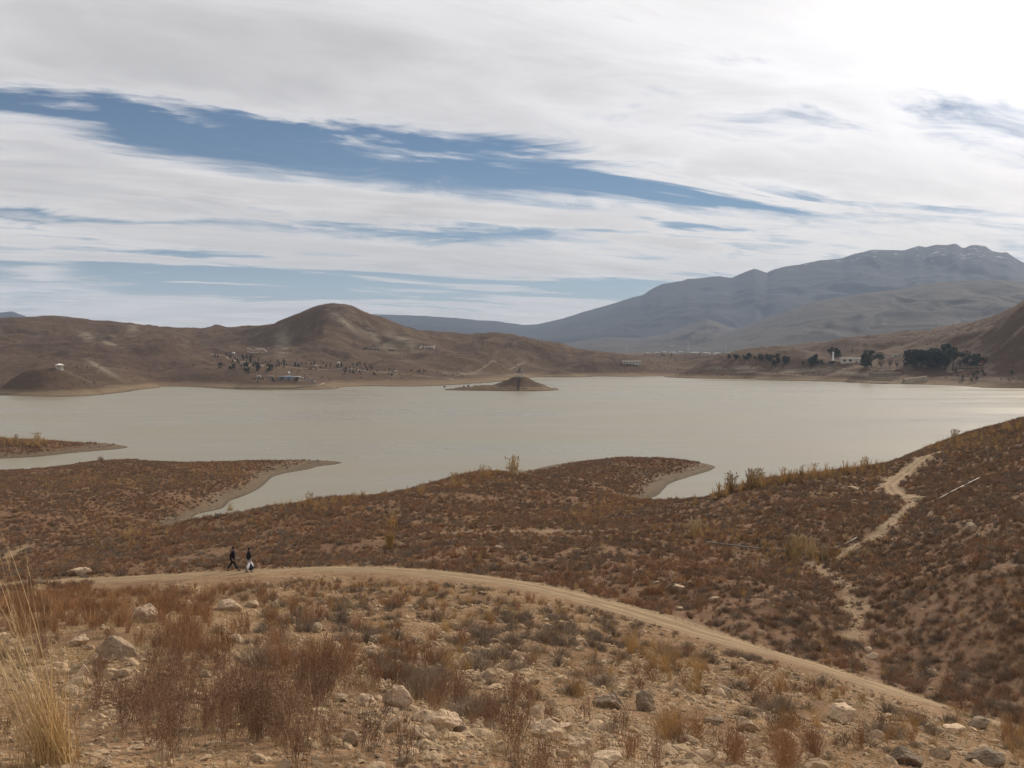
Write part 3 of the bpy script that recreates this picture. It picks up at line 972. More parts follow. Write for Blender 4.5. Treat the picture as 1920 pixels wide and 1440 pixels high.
RIDGE = [(560, 612), (640, 600), (700, 589), (740, 590), (800, 592), (850, 596), (900, 600), (930, 602), (980, 609), (1010, 608), (1050, 598), (1110, 580), (1150, 569), (1185, 557), (1205, 553), (1225, 540), (1242, 532), (1280, 526), (1290, 522), (1310, 521), (1350, 517), (1372, 521), (1395, 510), (1415, 503), (1437, 511),
         (1450, 505), (1470, 500), (1500, 495), (1540, 487), (1580, 484), (1600, 476), (1635, 468), (1665, 468), (1695, 469), (1722, 460), (1735, 463), (1755, 458), (1775, 459), (1792, 456), (1806, 465), (1822, 459), (1846, 460), (1860, 470), (1880, 473), (1886, 471), (1905, 485), (1920, 492), (1990, 500), (2100, 530), (2300, 560), (2600, 610)]
range_sheet('mountain_range', RIDGE, 7600, 4700, 'high blue-grey mountain range with snow patches along its crest', M['mount'], 0.45, 101)
RIDGE2 = [(1150, 655), (1250, 648), (1330, 636), (1390, 614), (1440, 596), (1480, 581), (1520, 566), (1600, 553), (1700, 540), (1750, 530), (1800, 525), (1870, 525), (1920, 527), (2050, 535), (2300, 560), (2600, 600)]
range_sheet('foothills', RIDGE2, 4300, 2700, 'pale grey-brown foothills below the mountain range', M['foot'], 0.6, 131, (420, 700), 1.1)
RIDGE3 = [(1010, 655), (1080, 640), (1140, 632), (1200, 634), (1240, 628), (1290, 608), (1325, 597), (1355, 608), (1400, 622), (1470, 640), (1540, 656)]
range_sheet('conical_hill', RIDGE3, 5000, 3300, 'hazy conical hill in front of the mountain range', M['foot'], 1.0, 151, (350, 600), 1.15, 220, 90)
RIDGE4 = [(-400, 640), (-250, 590), (-120, 575), (-40, 588), (0, 586), (20, 584), (45, 592), (75, 604), (140, 625), (200, 650)]
range_sheet('distant_ridge', RIDGE4, 6800, 5200, 'blue-grey distant ridge peeking over the left-hand hills', M['mount'], 1.0, 171, (500, 900), 1.2, 160, 70)

# ------------------------------------------------------------------ island in the lake
def island():
    u, t = slope_of(975, 733); Y0 = -H / float(t) + 22
    cx = float(u) * Y0
    nx, ny = 150, 90
    X, Y = np.meshgrid(np.linspace(-72, 36, nx), np.linspace(-32, 32, ny))
    ax = np.where(X > 0, 24.5, 27.5)
    r = np.hypot(X / ax, Y / 23.5) + 0.025 * fbm(X / 9, Y / 9, 3, 3)
    cone = 9.4 * np.clip(1.07 - np.maximum(r, 0.15) * 1.07, -0.3, 1) / 0.91 * (1.0 - 0.10 * r * (1 - r) * 4)
    foot = 0.5 - np.maximum(np.hypot(X / (ax + 2.5), Y / 26) - 1, 0) * 16 - 0.6 * (np.hypot(X / (ax + 2.5), Y / 26) > 1.0)
    spine = -6 + 2.0 * np.sin(X / 18)
    sp = 1.5 - ((Y - spine) / (3.4 + 5.0 * sstep(-64, -22, X))) ** 2 * 1.6 - 3.0 * (1 - sstep(-60, -46, X)) + 1.6 * sstep(-45, -24, X)
    Z = np.maximum(np.maximum(cone, foot), np.where(X < -12, sp, -5))
    Z = np.clip(Z, -3, None) + 0.40 * fbm(X / 5, Y / 5, 4, 8) * (Z > 0.2)
    Z += 0.26 * np.sin(Z * 4.2) * (Z > 0.3) * (Z < 3.2)          # old shorelines cut into its foot
    o = link('island', mesh_np('island', np.stack([X, Y, Z], -1).reshape(-1, 3), grid_faces(ny, nx), M['hill']), None, (cx, Y0, 0))
    tag(o, 'small conical brown island in the lake with a low spit on its left', kind='structure')
    return cx, Y0


ISX, ISY = island()

M['white'] = simple('white_wash', (0.74, 0.72, 0.68), 0.7, 0.08)
M['cream'] = simple('cream_plaster', (0.52, 0.46, 0.37), 0.8, 0.1)
M['bluewall'] = simple('blue_grey_paint', (0.20, 0.235, 0.265), 0.7, 0.1)
M['greywall'] = simple('grey_concrete', (0.36, 0.34, 0.31), 0.85, 0.12)
M['darkroof'] = simple('dark_roofing', (0.075, 0.065, 0.06), 0.7, 0.15)
M['redpaint'] = simple('red_paint', (0.42, 0.045, 0.04), 0.5, 0.1)
M['redroof'] = simple('red_tile', (0.30, 0.10, 0.07), 0.8, 0.15)
M['glass'] = simple('dark_glass', (0.03, 0.035, 0.04), 0.15, 0.1, spec=0.5)
M['timber'] = simple('dark_timber', (0.07, 0.055, 0.045), 0.8, 0.2)
M['steel'] = simple('galvanised_steel', (0.42, 0.41, 0.39), 0.45, 0.1, spec=0.5, metal=0.4)
M['pipe'] = simple('weathered_pipe', (0.20, 0.175, 0.145), 0.7, 0.15)
M['yellow'] = simple('yellow_paint', (0.62, 0.42, 0.05), 0.6, 0.1)


def far_spot(px, py):
    p = far_at(px, py)
    return p, p[1] / FPX        # position, metres per photo pixel there


def hipped(mb, x0, x1, y0, y1, z, h, over=0.3):
    """hipped roof"""
    x0 -= over; x1 += over; y0 -= over; y1 += over
    iy = (y1 - y0) / 2; ym = (y0 + y1) / 2
    ix = min((x1 - x0) * 0.35, iy)
    V = [(x0, y0, z), (x1, y0, z), (x1, y1, z), (x0, y1, z), (x0, y0, z + .18), (x1, y0, z + .18), (x1, y1, z + .18), (x0, y1, z + .18), (x0 + ix, ym, z + h), (x1 - ix, ym, z + h)]
    mb.add(V, [(0, 3, 2, 1), (0, 1, 5, 4), (1, 2, 6, 5), (2, 3, 7, 6), (3, 0, 4, 7), (4, 5, 9, 8), (5, 6, 9), (6, 7, 8, 9), (7, 4, 8)])


def house(px, py, wpx, hpx, wall, roof, label, cat='house', style='flat', nwin=2, dep=0.7, rz=0.0, door=True, name='house', base_down=1.2):
    p, s = far_spot(px, py)
    W_, H_ = wpx * s, hpx * s
    D_ = W_ * dep
    e = empty(name, (p[0], p[1] + D_ / 2, p[2]), rz)
    tag(e, label, cat)
    hw, hd = W_ / 2, D_ / 2
    MB().box(-hw, hw, -hd, hd, -base_down, H_).build('wall', wall, e)
    MB().box(-hw - .15, hw + .15, -hd - .15, hd + .15, -base_down - .3, 0.12).build('plinth', M['greywall'], e)
    mb = MB()
    if style == 'flat':
        mb.box(-hw - .35, hw + .35, -hd - .5, hd + .35, H_ + 0.003, H_ + 0.28)
    elif style == 'hip':
        hipped(mb, -hw, hw, -hd, hd, H_ + 0.003, H_ * 0.45)
    else:
        mb.add([(-hw - .4, -hd - .4, H_), (hw + .4, -hd - .4, H_), (hw + .4, hd + .4, H_), (-hw - .4, hd + .4, H_), (-hw - .4, 0, H_ * 1.45), (hw + .4, 0, H_ * 1.45)],
               [(0, 1, 5, 4), (2, 3, 4, 5), (0, 4, 3), (1, 2, 5), (0, 3, 2, 1)])
    mb.build('roof', roof, e)
    n = nwin + (1 if door else 0)
    for k in range(n):
        c = -hw + W_ * (k + 0.5) / max(n, 1)
        if door and k == n // 2:
            d = MB().box(c - .5, c + .5, -hd - .06, -hd + .02, 0.12, min(2.1, H_ * .8)).build('door', M['timber'], e)
            continue
        ww = min(W_ / n * 0.32, 1.6)
        f = MB().box(c - ww, c + ww, -hd - .05, -hd + .02, H_ * .30, H_ * .82).build('window', M['white'], e)
        MB().box(c - ww * .84, c + ww * .84, -hd - .08, -hd - .052, H_ * .34, H_ * .78).build('pane', M['glass'], f)
    return e


def gazebo(loc, r, colh, label, roofmat, colmat, tiers=1, spire=True, base=0.6, cone=0.55):
    e = empty('gazebo', loc)
    tag(e, label, 'gazebo')
    MB().lathe([(r * 1.18, -1.0), (r * 1.18, base * .5), (r * 1.08, base * .5 + .002), (r * 1.08, base)], 8).build('platform', M['greywall'], e)
    for k in range(8):
        a = 2 * math.pi * (k + .5) / 8
        x, y = math.cos(a) * r * .92, math.sin(a) * r * .92
        MB().lathe([(.22, base), (.16, base + .25), (.15, base + colh - .25), (.24, base + colh)], 6, x, y).build('column', colmat, e)
        a2 = a + 2 * math.pi / 8
        x2, y2 = math.cos(a2) * r * .92, math.sin(a2) * r * .92
        if k != 5:
            MB().tube([(x, y, base + .95), (x2, y2, base + .95)], [.07, .07], 4).tube([(x, y, base + .5), (x2, y2, base + .5)], [.05, .05], 4).build('railing', colmat, e)
    z = base + colh
    MB().lathe([(r * 1.02, z + .002), (r * 1.02, z + .3)], 8).build('ring_beam', colmat, e)
    rf = MB().lathe([(r * 1.28, z + .305), (r * 1.26, z + .4), (r * .62, z + .4 + r * cone * .55), (r * .12, z + .4 + r * cone)], 8).build('roof', roofmat, e)
    if tiers > 1:
        zz = z + .35 + r * cone
        MB().lathe([(r * .42, zz - .5), (r * .42, zz + .25)], 8).build('lantern', colmat, rf)
        MB().lathe([(r * .62, zz + .252), (r * .3, zz + .8), (r * .08, zz + 1.5)], 8).build('lantern_roof', roofmat, rf)
    if spire:
        zz = z + .4 + r * cone + (1.2 if tiers > 1 else 0)
        MB().lathe([(.14, zz - .1), (.10, zz + .5), (.2, zz + .65), (.06, zz + .8), (.03, zz + 1.9)], 6).build('spire', M['timber'], rf)
    return e


gazebo((ISX, ISY, 8.9), 2.5, 2.5, 'dark octagonal gazebo with spire on top of the island', M['timber'], M['greywall'], 2, True)
st = empty('stairway', (ISX, ISY, 0))
tag(st, 'narrow dark stairway down the front of the island', 'stairway')
for k in range(14):
    yy = -5.2 - k * 1.28
    rr_ = abs(yy) / 23.5
    zt = 9.4 * (1.07 - rr_ * 1.07) / 0.91 * (1.0 - 0.10 * rr_ * (1 - rr_) * 4) + 0.3
    MB().box(-1.1 - k * .10, 0.5 - k * .10, yy - .62, yy + .62, zt - 1.2, zt).build('step', M['timber'], st)

p = np.array((MX, MY - 2, float(fz(np.array([MX]), np.array([MY - 2.0]))[0])))
gazebo((p[0], p[1] + 2, p[2] - .1), 2.3, 2.1, 'white-roofed pavilion on the mound at the left shore', M['white'], M['cream'], 1, False, cone=0.42)

# resort on the left shore
house(540, 712, 17, 5.2, M['bluewall'], M['bluewall'], 'blue-grey hall on the left lakeside spit', 'building', 'hip', 4, 0.6, 0.1)
house(526, 711, 9, 4.2, M['bluewall'], M['greywall'], 'small blue-grey building left of the blue-grey hall', 'building', 'flat', 2, 0.7, 0.0)
house(557, 712.5, 8.5, 6.0, M['timber'], M['white'], 'dark cafe with a white roof beside the blue-grey hall', 'building', 'flat', 2, 0.7, -0.15)
house(583, 716, 14, 2.6, M['white'], M['darkroof'], 'long low white hut near the tip of the left spit', 'hut', 'gable', 3, 0.3, 0.05)
house(485, 709, 5, 3.5, M['greywall'], M['white'], 'white-roofed kiosk left of the blue-grey buildings', 'kiosk', 'flat', 1, 0.8)
house(507, 707.5, 9, 2.0, M['cream'], M['cream'], 'low cream shelter behind the left spit', 'shelter', 'flat', 2, 0.4)
house(460, 692, 4, 3.2, M['white'], M['white'], 'tiny white kiosk among the dark conifers', 'kiosk', 'hip', 1, 0.9)
house(437.5, 664.5, 4.2, 3.0, M['white'], M['white'], 'white hut at the head of the resort road', 'hut', 'hip', 1, 0.8)
house(430, 664.5, 4, 2.2, M['greywall'], M['darkroof'], 'grey hut left of the white hut on the hillside', 'hut', 'flat', 1, 0.8)
house(457, 680.5, 4, 1.8, M['greywall'], M['white'], 'flat white-roofed hut above the tiny white kiosk', 'hut', 'flat', 1, 0.8)
house(489, 688, 6, 1.6, M['cream'], M['white'], 'flat white-roofed shelter behind the conifers', 'shelter', 'flat', 1, 0.6)
house(591, 687.5, 5, 1.8, M['cream'], M['white'], 'white-roofed shelter below the round peak', 'shelter', 'flat', 1, 0.6)
house(634.5, 682, 4, 2.2, M['white'], M['white'], 'small white hut right below the round peak', 'hut', 'hip', 1, 0.8)
house(657, 693, 5, 1.5, M['cream'], M['white'], 'flat pale shelter right of the small white hut', 'shelter', 'flat', 1, 0.6)
house(741, 700, 4.5, 3.6, M['cream'], M['white'], 'white-roofed kiosk among the young trees', 'kiosk', 'flat', 1, 0.8)
house(770, 704, 3.6, 3.4, M['yellow'], M['yellow'], 'yellow kiosk right of the young trees', 'kiosk', 'flat', 1, 0.9)
house(566, 710.5, 3.5, 1.8, M['white'], M['white'], 'small white booth right of the dark cafe', 'kiosk', 'flat', 1, 0.8)
house(541.5, 701.5, 2.4, 3.4, M['white'], M['white'], 'slim white water tower behind the blue-grey hall', 'tower', 'hip', 0, 1.0, door=False)
# middle and right shore
house(1185, 683, 34, 5.5, M['cream'], M['white'], 'long low pale building with dark openings on the middle shore', 'building', 'flat', 5, 0.3, 0.0)
house(1601, 681, 42, 9, M['cream'], M['white'], 'white flat-roofed house among the trees on the right shore', 'house', 'flat', 3, 0.5, -0.12)
house(1845, 681, 9.5, 9.5, M['redpaint'], M['redpaint'], 'small red cabin at the foot of the right hill', 'cabin', 'flat', 1, 0.8)
house(1459, 678, 8, 3.0, M['white'], M['redroof'], 'small white house with a red roof behind the shore trees', 'house', 'gable', 2, 0.7)
house(1530, 677, 12, 3.5, M['cream'], M['darkroof'], 'cream hut left of the slim white tower', 'hut', 'flat', 2, 0.6)
house(1690, 668, 30, 3, M['cream'], M['greywall'], 'long pale shed on the slope behind the white house', 'shed', 'flat', 3, 0.3)
p, s = far_spot(1562, 676)
e = empty('slim_tower', tuple(p)); tag(e, 'slim white tower beside dark trees on the right shore', 'tower')
MB().lathe([(1.3, -1), (1.3, .4), (1.0, .402), (.75, 7.2)], 8).build('shaft', M['white'], e)
MB().lathe([(.95, 7.203), (1.0, 7.5), (.5, 7.9), (.1, 8.6)], 8).build('cap', M['white'], e)

# low walls, terraces, ramp and jetty along the right shore; kerb wall round the left spit
M['terrace'] = rock_material('dry_stone', (0.33, 0.28, 0.21), (0.27, 0.22, 0.165), (0.15, 0.12, 0.09), 0.6)


def wall_along(name, pts, h, th, mat, label, cat):
    P = [far_at(*q) for q in pts]
    L = polyline([q[:2] for q in P], 5)
    V = []; F = []
    T = np.gradient(L, axis=0); T /= np.linalg.norm(T, axis=1)[:, None]
    for (x, y), (tx, ty) in zip(L, T):
        z = float(fz(np.array([x]), np.array([y]))[0])
        nx, ny = -ty * th / 2, tx * th / 2
        V += [(x - nx, y - ny, z - 1), (x + nx, y + ny, z - 1), (x + nx, y + ny, z + h), (x - nx, y - ny, z + h)]
    for k in range(len(L) - 1):
        a = 4 * k
        for j in range(4):
            F.append((a + j, a + (j + 1) % 4, a + 4 + (j + 1) % 4, a + 4 + j))
    F += [(3, 2, 1, 0), tuple(4 * (len(L) - 1) + j for j in range(4))]
    o = MB().add(V, F).build(name, mat)
    tag(o, label, cat)
    return o


wall_along('kerb_wall', [(440, 727), (480, 727.5), (530, 728), (570, 726), (600, 722.5), (608, 720)], 0.7, 0.8, M['terrace'], 'low stone kerb wall round the left lakeside spit', 'wall')
for k, (x0, x1, y) in enumerate(((1628, 1690, 700), (1632, 1688, 704.5), (1624, 1684, 709), (1634, 1675, 713.5))):
    wall_along('terrace_wall', [(x0, y), ((x0 + x1) / 2, y + .3), (x1, y)], 0.9, 0.7, M['terrace'],
               ['uppermost pale terrace wall right of the white house shore', 'second pale terrace wall from the top on the right shore', 'third pale terrace wall from the top on the right shore', 'lowest pale terrace wall above the jetty'][k], 'wall')
wall_along('roadside_wall', [(1790, 688), (1820, 688.5), (1850, 688)], 0.8, 0.6, M['terrace'], 'pale roadside wall below the red cabin', 'wall')
p, s = far_spot(1715, 716)
M['sandface'] = rock_material('pale_cut_bank', (0.33, 0.265, 0.19), (0.28, 0.22, 0.155), (0.20, 0.155, 0.11), 0.3)
V = [(-10, -5, -2.5), (9, -6, -2.5), (11, 3, -1.5), (-8, 4, -1.5), (-8, -1, 2.2), (9, -2.5, 4.6), (11, 3, 4.6), (-8, 4, 2.2)]
tag(MB().add(V, [(0, 3, 2, 1), (4, 5, 6, 7), (0, 1, 5, 4), (1, 2, 6, 5), (2, 3, 7, 6), (3, 0, 4, 7)]).build('cut_bank', M['sandface'], None, tuple(p)), 'pale bare cut bank at the right water edge', 'bank')
p, s = far_spot(1650, 718.5)
e = empty('jetty', (p[0], p[1] - 3, 0)); tag(e, 'low dark jetty at the right shore', 'jetty')
MB().box(-9, 9, -1.2, 1.2, .45, .75).build('deck', M['timber'], e)
for x in (-8, -4, 0, 4, 8):
    MB().lathe([(.2, -2), (.2, .449)], 6, x, -0.9).build('pile', M['timber'], e)

# far roads
M['fartrack'] = simple('worn_track', (0.165, 0.118, 0.075), 0.95, 0.3, 0.2)
for nm, pts, hw_, lb in (('dirt_road', [(852, 704), (905, 690), (985, 680)], 1.3, 'pale dirt road climbing behind the island'),
                         ('shore_road', [(895, 698), (940, 704), (985, 704)], 1.2, 'pale track along the shore behind the island'),
                         ('resort_road', [(395, 664), (425, 670), (450, 680), (500, 686), (560, 690), (640, 692), (700, 697), (760, 702), (850, 711)], 2.0, 'pale road through the lakeside resort'),
                         ('terrace_road', [(1380, 700), (1450, 699), (1520, 697), (1570, 690), (1620, 690), (1680, 695)], 2.0, 'pale track above the right shore')):
    L = polyline([far_at(*q)[:2] for q in pts], 6)
    strip(nm, L, hw_, fz, M['fartrack'], 0.35, lb, 0.3, 5)

# white-stone lettering on the hillsides
M['letter'] = simple('whitewashed_stones', (0.50, 0.47, 0.43), 0.9, 0.2)


def lettering(strokes, rad, label):
    c = far_at(*strokes[0][1][0])
    e = empty('hillside_lettering', tuple(c)); tag(e, label, 'lettering')
    for nm, pts in strokes:
        P = []
        for q in pts:
            a = far_at(*q)
            P.append((a[0] - c[0], a[1] - c[1], a[2] - c[2] + rad * .4))
        MB().tube(P, [rad] * len(P), 5).build(nm, M['letter'], e)


lettering([('outline', [(464.5, 653.5), (464.8, 659), (467, 661), (480, 661.2), (492, 661), (501, 660.8), (496, 656.2), (492, 654), (480, 654.6), (466, 653.8)]),
           ('letter', [(468.5, 656.4), (470, 657.2), (471.5, 656.6)]), ('letter', [(473.2, 656.8), (474.6, 657.8)]), ('letter', [(477, 656.6), (479, 657.5)]), ('letter', [(482.6, 656.4), (484, 657.6)]), ('letter', [(486.4, 657.2), (488, 656.6)]), ('letter', [(490.6, 656.8), (492.4, 657.4)])],
          0.32, 'pale stone lettering framed by an arrow on the hillside')
lettering([('letter', [(788.5, 648.6), (791.6, 648.8), (786.5, 653.2), (791, 653.4)]), ('letter', [(793, 651), (795, 650.8)]), ('letter', [(797.5, 648.8), (795.8, 653)]), ('letter', [(801.2, 649), (800.2, 653)]), ('letter', [(802.6, 653), (803.4, 649), (805, 649.4), (803.2, 651)]),
           ('letter', [(806.6, 649), (805.6, 652), (807.6, 652.6), (808.6, 649.2)]), ('letter', [(809.6, 653), (810.6, 649.2), (812.2, 653), (813.4, 648.8)]), ('letter', [(815.8, 648.6), (813.8, 654.6)])],
          0.26, 'slanted white stone lettering on the hillside right of the round peak')

# town and pylons on the far plain
TOWN = [(1232, 664, 9, 3), (1246, 663.5, 8, 3.5), (1262, 663.5, 12, 3), (1277, 663.2, 9, 3.5), (1303, 663.8, 16, 3), (1325, 664, 14, 2.6), (1345, 664.2, 12, 2.4), (1368, 664.5, 10, 2.6), (1385, 664.6, 12, 2.4), (1215, 663.5, 8, 2.5), (1290, 661, 10, 2.5), (1255, 660, 10, 2.2), (1335, 661, 12, 2)]
TL = ['pale town house at the near left edge of the far town', 'squat pale house second in the far town row', 'wide pale house behind the far plain trees', 'pale two-window house left of the pylon', 'long white shed right of the pylon', 'long white shed second right of the pylon', 'third long white shed right of the pylon', 'pale shed before the right end of the far town', 'last pale shed at the right end of the far town', 'first pale house at the left end of the far town', 'pale house directly behind the pylon', 'pale house in the back row of the far town on its left', 'pale shed in the back row of the far town on its right']
for (x, y, ww, hh), lb in zip(TOWN, TL):
    u, t = slope_of(x, y); Yt = min(3600, (H - 4) / -float(t)); s = Yt / FPX
    e = empty('town_house', (float(u) * Yt, Yt, 4.0)); tag(e, lb, 'house', 'houses of the far town')
    hw, hh_ = ww * s / 2, hh * s
    MB().box(-hw, hw, -5, 5, -1, hh_).build('wall', M['white'] if ww > 10 else M['cream'], e)
    hr = MB(); hipped(hr, -hw, hw, -5, 5, hh_ + .01, 1.6, .4); hr.build('roof', M['greywall'], e)
    for q in (-.5, 0, .5):
        MB().box(hw * q - 1, hw * q + 1, -5.08, -4.95, hh_ * .35, hh_ * .75).build('window', M['glass'], e)
for (x, ytop, ybase), lb in zip(((1291, 640, 662), (1361, 645, 663), (1175, 648, 661)), ('tall lattice pylon on the far plain above the town', 'shorter lattice pylon right of the tall one', 'faint lattice pylon at the left end of the far plain')):
    Yp = 2900.0
    u, t = slope_of(x, ytop); zt = H + Yp * float(t)
    e = empty('pylon', (float(u) * Yp, Yp, 4.0)); tag(e, lb, 'pylon')
    hgt = zt - 4.0
    for sx in (-1, 1):
        for sy in (-1, 1):
            MB().tube([(sx * 3, sy * 3, -1), (sx * .9, sy * .9, hgt * .7), (sx * .3, sy * .3, hgt)], [.22, .2, .15], 4).build('leg', M['steel'], e)
    br = MB()
    for k in range(6):
        f0, f1 = k / 7, (k + 1) / 7
        w0, w1 = 3 - 2.4 * f0, 3 - 2.4 * f1
        for sx in (-1, 1):
            br.tube([(sx * w0, -w0, hgt * f0), (-sx * w1, -w1, hgt * f1)], [.1, .1], 3)
    br.build('bracing', M['steel'], e)
    for q in (.70, .82, .93):
        MB().tube([(-5, 0, hgt * q), (0, 0, hgt * q + .8), (5, 0, hgt * q)], [.12, .3, .12], 4).build('crossarm', M['steel'], e)


# ------------------------------------------------------------------ trees across the lake
def tri_cloud(centers, sizes, rnd, flat=0.5):
    """leaf clumps: one randomly turned triangle pair per centre"""
    V = []; F = []
    for c, s in zip(centers, sizes):
        a = Vector((rnd.gauss(0, 1), rnd.gauss(0, 1), rnd.gauss(0, 1) * flat)).normalized()
        b = a.orthogonal().normalized(); b.rotate(Matrix.Rotation(rnd.uniform(0, 6.28), 3, a))
        c = Vector(c); n = len(V)
        V += [c + a * s, c - a * s * .5 + b * s * .6, c - a * s * .5 - b * s * .6, c + a.cross(b) * s * .8]
        F += [(n, n + 1, n + 2), (n, n + 2, n + 3)]
    return V, F


def conifer_meshes(seed, h, r, lobes=0):
    rnd = random.Random(seed)
    C = []; Z = []
    if lobes:                                  # broad pine: irregular lobes
        LB = [(rnd.gauss(0, r * .45), rnd.gauss(0, r * .45), h * rnd.uniform(.20, .88), r * rnd.uniform(.38, .62)) for _ in range(lobes)]
        LB.append((0, 0, h * .9, r * .35))
        for k in range(760):
            x, y, z, q = rnd.choice(LB)
            v = Vector((rnd.gauss(0, 1), rnd.gauss(0, 1), rnd.gauss(0, .8))).normalized() * q * rnd.uniform(.55, 1.1)
            C.append((x + v.x, y + v.y, min(max(z + v.z, h * .03), h))); Z.append(rnd.uniform(.035, .075) * h)
    else:
        for k in range(300):
            f = rnd.uniform(0, 1) ** 1.35
            a = rnd.uniform(0, 6.28)
            q = r * (1 - f) ** .8 * rnd.uniform(.55, 1.12) + .05 * r
            C.append((math.cos(a) * q, math.sin(a) * q, h * (.10 + .88 * f))); Z.append(rnd.uniform(.04, .08) * h)
    V, F = tri_cloud(C, Z, rnd)
    cm = MB().add(V, F).mesh('crown', M['conifer'])
    tm = MB().tube([(0, 0, -.6), (rnd.gauss(0, .02) * h, 0, h * .4), (rnd.gauss(0, .02) * h, 0, h * .85)], [h * .03, h * .022, h * .006], 6).mesh('trunk', M['bark'])
    return tm, cm


def bare_meshes(seed, h, r):
    rnd = random.Random(seed)
    mb = MB()
    tm = MB()
    tm.tube([(0, 0, -.4), (0, 0, h * .3), (.03 * h, 0, h * .55)], [h * .025, h * .02, h * .012], 5)
    for k in range(26):
        a = rnd.uniform(0, 6.28); z0 = h * rnd.uniform(.2, .5)
        e = Vector((math.cos(a) * r * rnd.uniform(.4, 1), math.sin(a) * r * rnd.uniform(.4, 1), h * rnd.uniform(.6, 1)))
        mb.tube([(0, 0, z0), tuple(Vector((0, 0, z0)).lerp(e, .5) + Vector((0, 0, -.05 * h))), tuple(e)], [h * .012, h * .008, h * .003], 3)
        for j in range(5):
            b0 = Vector((0, 0, z0)).lerp(e, rnd.uniform(.4, .95))
            b1 = b0 + Vector((rnd.gauss(0, .12) * r * 2, rnd.gauss(0, .12) * r * 2, rnd.uniform(.05, .2) * h))
            mb.tube([tuple(b0), tuple(b1)], [h * .007, h * .003], 3)
    return tm.mesh('trunk', M['bark']), mb.mesh('crown', M['baretree'])


TREE = {'cone': [conifer_meshes(i, 1.0, .26) for i in range(4)], 'slim': [conifer_meshes(40 + i, 1.0, .15) for i in range(2)],
        'pine': [conifer_meshes(10 + i, 1.0, .46, 6) for i in range(5)], 'bush': [conifer_meshes(20 + i, 1.0, .62, 5) for i in range(3)], 'bare': [bare_meshes(30 + i, 1.0, .36) for i in range(3)]}
TN = {'cone': 'conifer_tree', 'slim': 'cypress_tree', 'pine': 'pine_tree', 'bush': 'dark_shrub', 'bare': 'bare_tree'}
tr_rnd = random.Random(5)


def tree(kind, px, py, hpx, label, group=None, loc=None):
    if loc is None:
        p, s = far_spot(px, py)
    else:
        p, s = loc, loc[1] / FPX
    h = hpx * s
    e = empty(TN[kind], (p[0], p[1], p[2]), tr_rnd.uniform(0, 6.28), 1.0)
    wd = h * tr_rnd.uniform(.85, 1.2)
    tag(e, label, 'shrub' if kind == 'bush' else 'tree', group)
    tm, cm = tr_rnd.choice(TREE[kind])
    link('trunk', tm, e, scale=(wd, wd, h)); link('crown', cm, e, scale=(wd, wd, h))


# big dark trees of the right shore, one by one
BIG = [('pine', 1700, 688, 30, 'leftmost pine of the big dark stand on the right shore'), ('pine', 1716, 689, 33, 'second pine from the left in the big dark stand'), ('pine', 1732, 690, 32, 'third pine in the big dark stand'),
       ('pine', 1748, 690, 36, 'middle pine of the big dark stand'), ('pine', 1762, 690, 33, 'pine right of the middle in the big dark stand'), ('pine', 1774, 690, 44, 'tallest pine of the big dark stand'), ('pine', 1786, 690, 38, 'rightmost leaning pine of the big dark stand'), ('pine', 1726, 684, 28, 'pine in the back row of the big dark stand'), ('pine', 1756, 684, 30, 'back-row pine behind the middle of the big dark stand'),
       ('pine', 1826, 687, 20, 'dark pine left of the red cabin'), ('pine', 1834, 688, 24, 'taller dark pine touching the red cabin'), ('pine', 1814, 687, 16, 'small pine farthest left of the red cabin'),
       ('pine', 1633, 690, 33, 'tall dark pine right of the white house'), ('pine', 1622, 690, 26, 'lower pine between the white house and the tall dark pine'), ('pine', 1528, 684, 18, 'round dark pine left of the slim white tower'), ('pine', 1560, 671, 20, 'dark pine behind the slim white tower'), ('pine', 1568, 671, 18, 'second dark pine behind the slim white tower'), ('bush', 1560, 687, 10, 'round green shrub below the slim white tower'),
       ('bare', 1652, 692, 18, 'bare brown tree right of the tall dark pine'), ('bare', 1668, 692, 20, 'bare brown tree between the pines of the right shore'), ('bare', 1682, 693, 18, 'bare brown tree at the left foot of the big dark stand'), ('bare', 1800, 690, 18, 'bare tree right of the big dark stand'), ('bare', 1722, 693, 14, 'low bare tree in front of the big dark stand'), ('bare', 1598, 662, 8, 'bare tree behind the white house roof')]
for k_, x, y, hp_, lb in BIG:
    tree(k_, x, y, hp_, lb)
ZONES = [  # kind, n, x0, x1, y0, y1, hmin, hmax, label, group
    ('pine', 14, 1440, 1545, 676, 687, 7, 13, 'dark pine in the scattered row left of the slim white tower', 'scattered pines on the right shore'),
    ('pine', 16, 1352, 1440, 669, 676, 5, 9, 'small dark pine at the left end of the right shore row', 'small pines of the right shore row'),
    ('bush', 12, 1750, 1905, 696, 718, 4, 8, 'low grey-brown bush on the bank below the red cabin', 'bushes on the right bank'),
    ('cone', 22, 402, 475, 668, 685, 4, 8, 'small conifer beside the upper resort road', 'conifers on the upper resort road'),
    ('bush', 12, 412, 520, 690, 702, 6, 12, 'dark bushy conifer on the slope behind the left spit', 'dark bushes behind the left spit'),
    ('cone', 24, 470, 540, 678, 690, 4, 7, 'small dark conifer above the flat white-roofed shelter', 'conifers on the resort slope'),
    ('cone', 36, 545, 700, 683, 694, 4, 7, 'young conifer in the planted row below the round peak', 'planted conifers below the round peak'),
    ('cone', 34, 640, 800, 694, 706, 3, 6, 'young conifer in the planted row left of the yellow kiosk', 'planted conifers near the yellow kiosk'),
    ('cone', 20, 470, 605, 709, 719, 3, 6, 'small dark conifer beside the lakeside spit buildings', 'conifers on the left spit'),
    ('slim', 8, 1204, 1330, 667, 669, 4, 7, 'small dark tree on the skyline before the far town', 'trees on the middle skyline')]
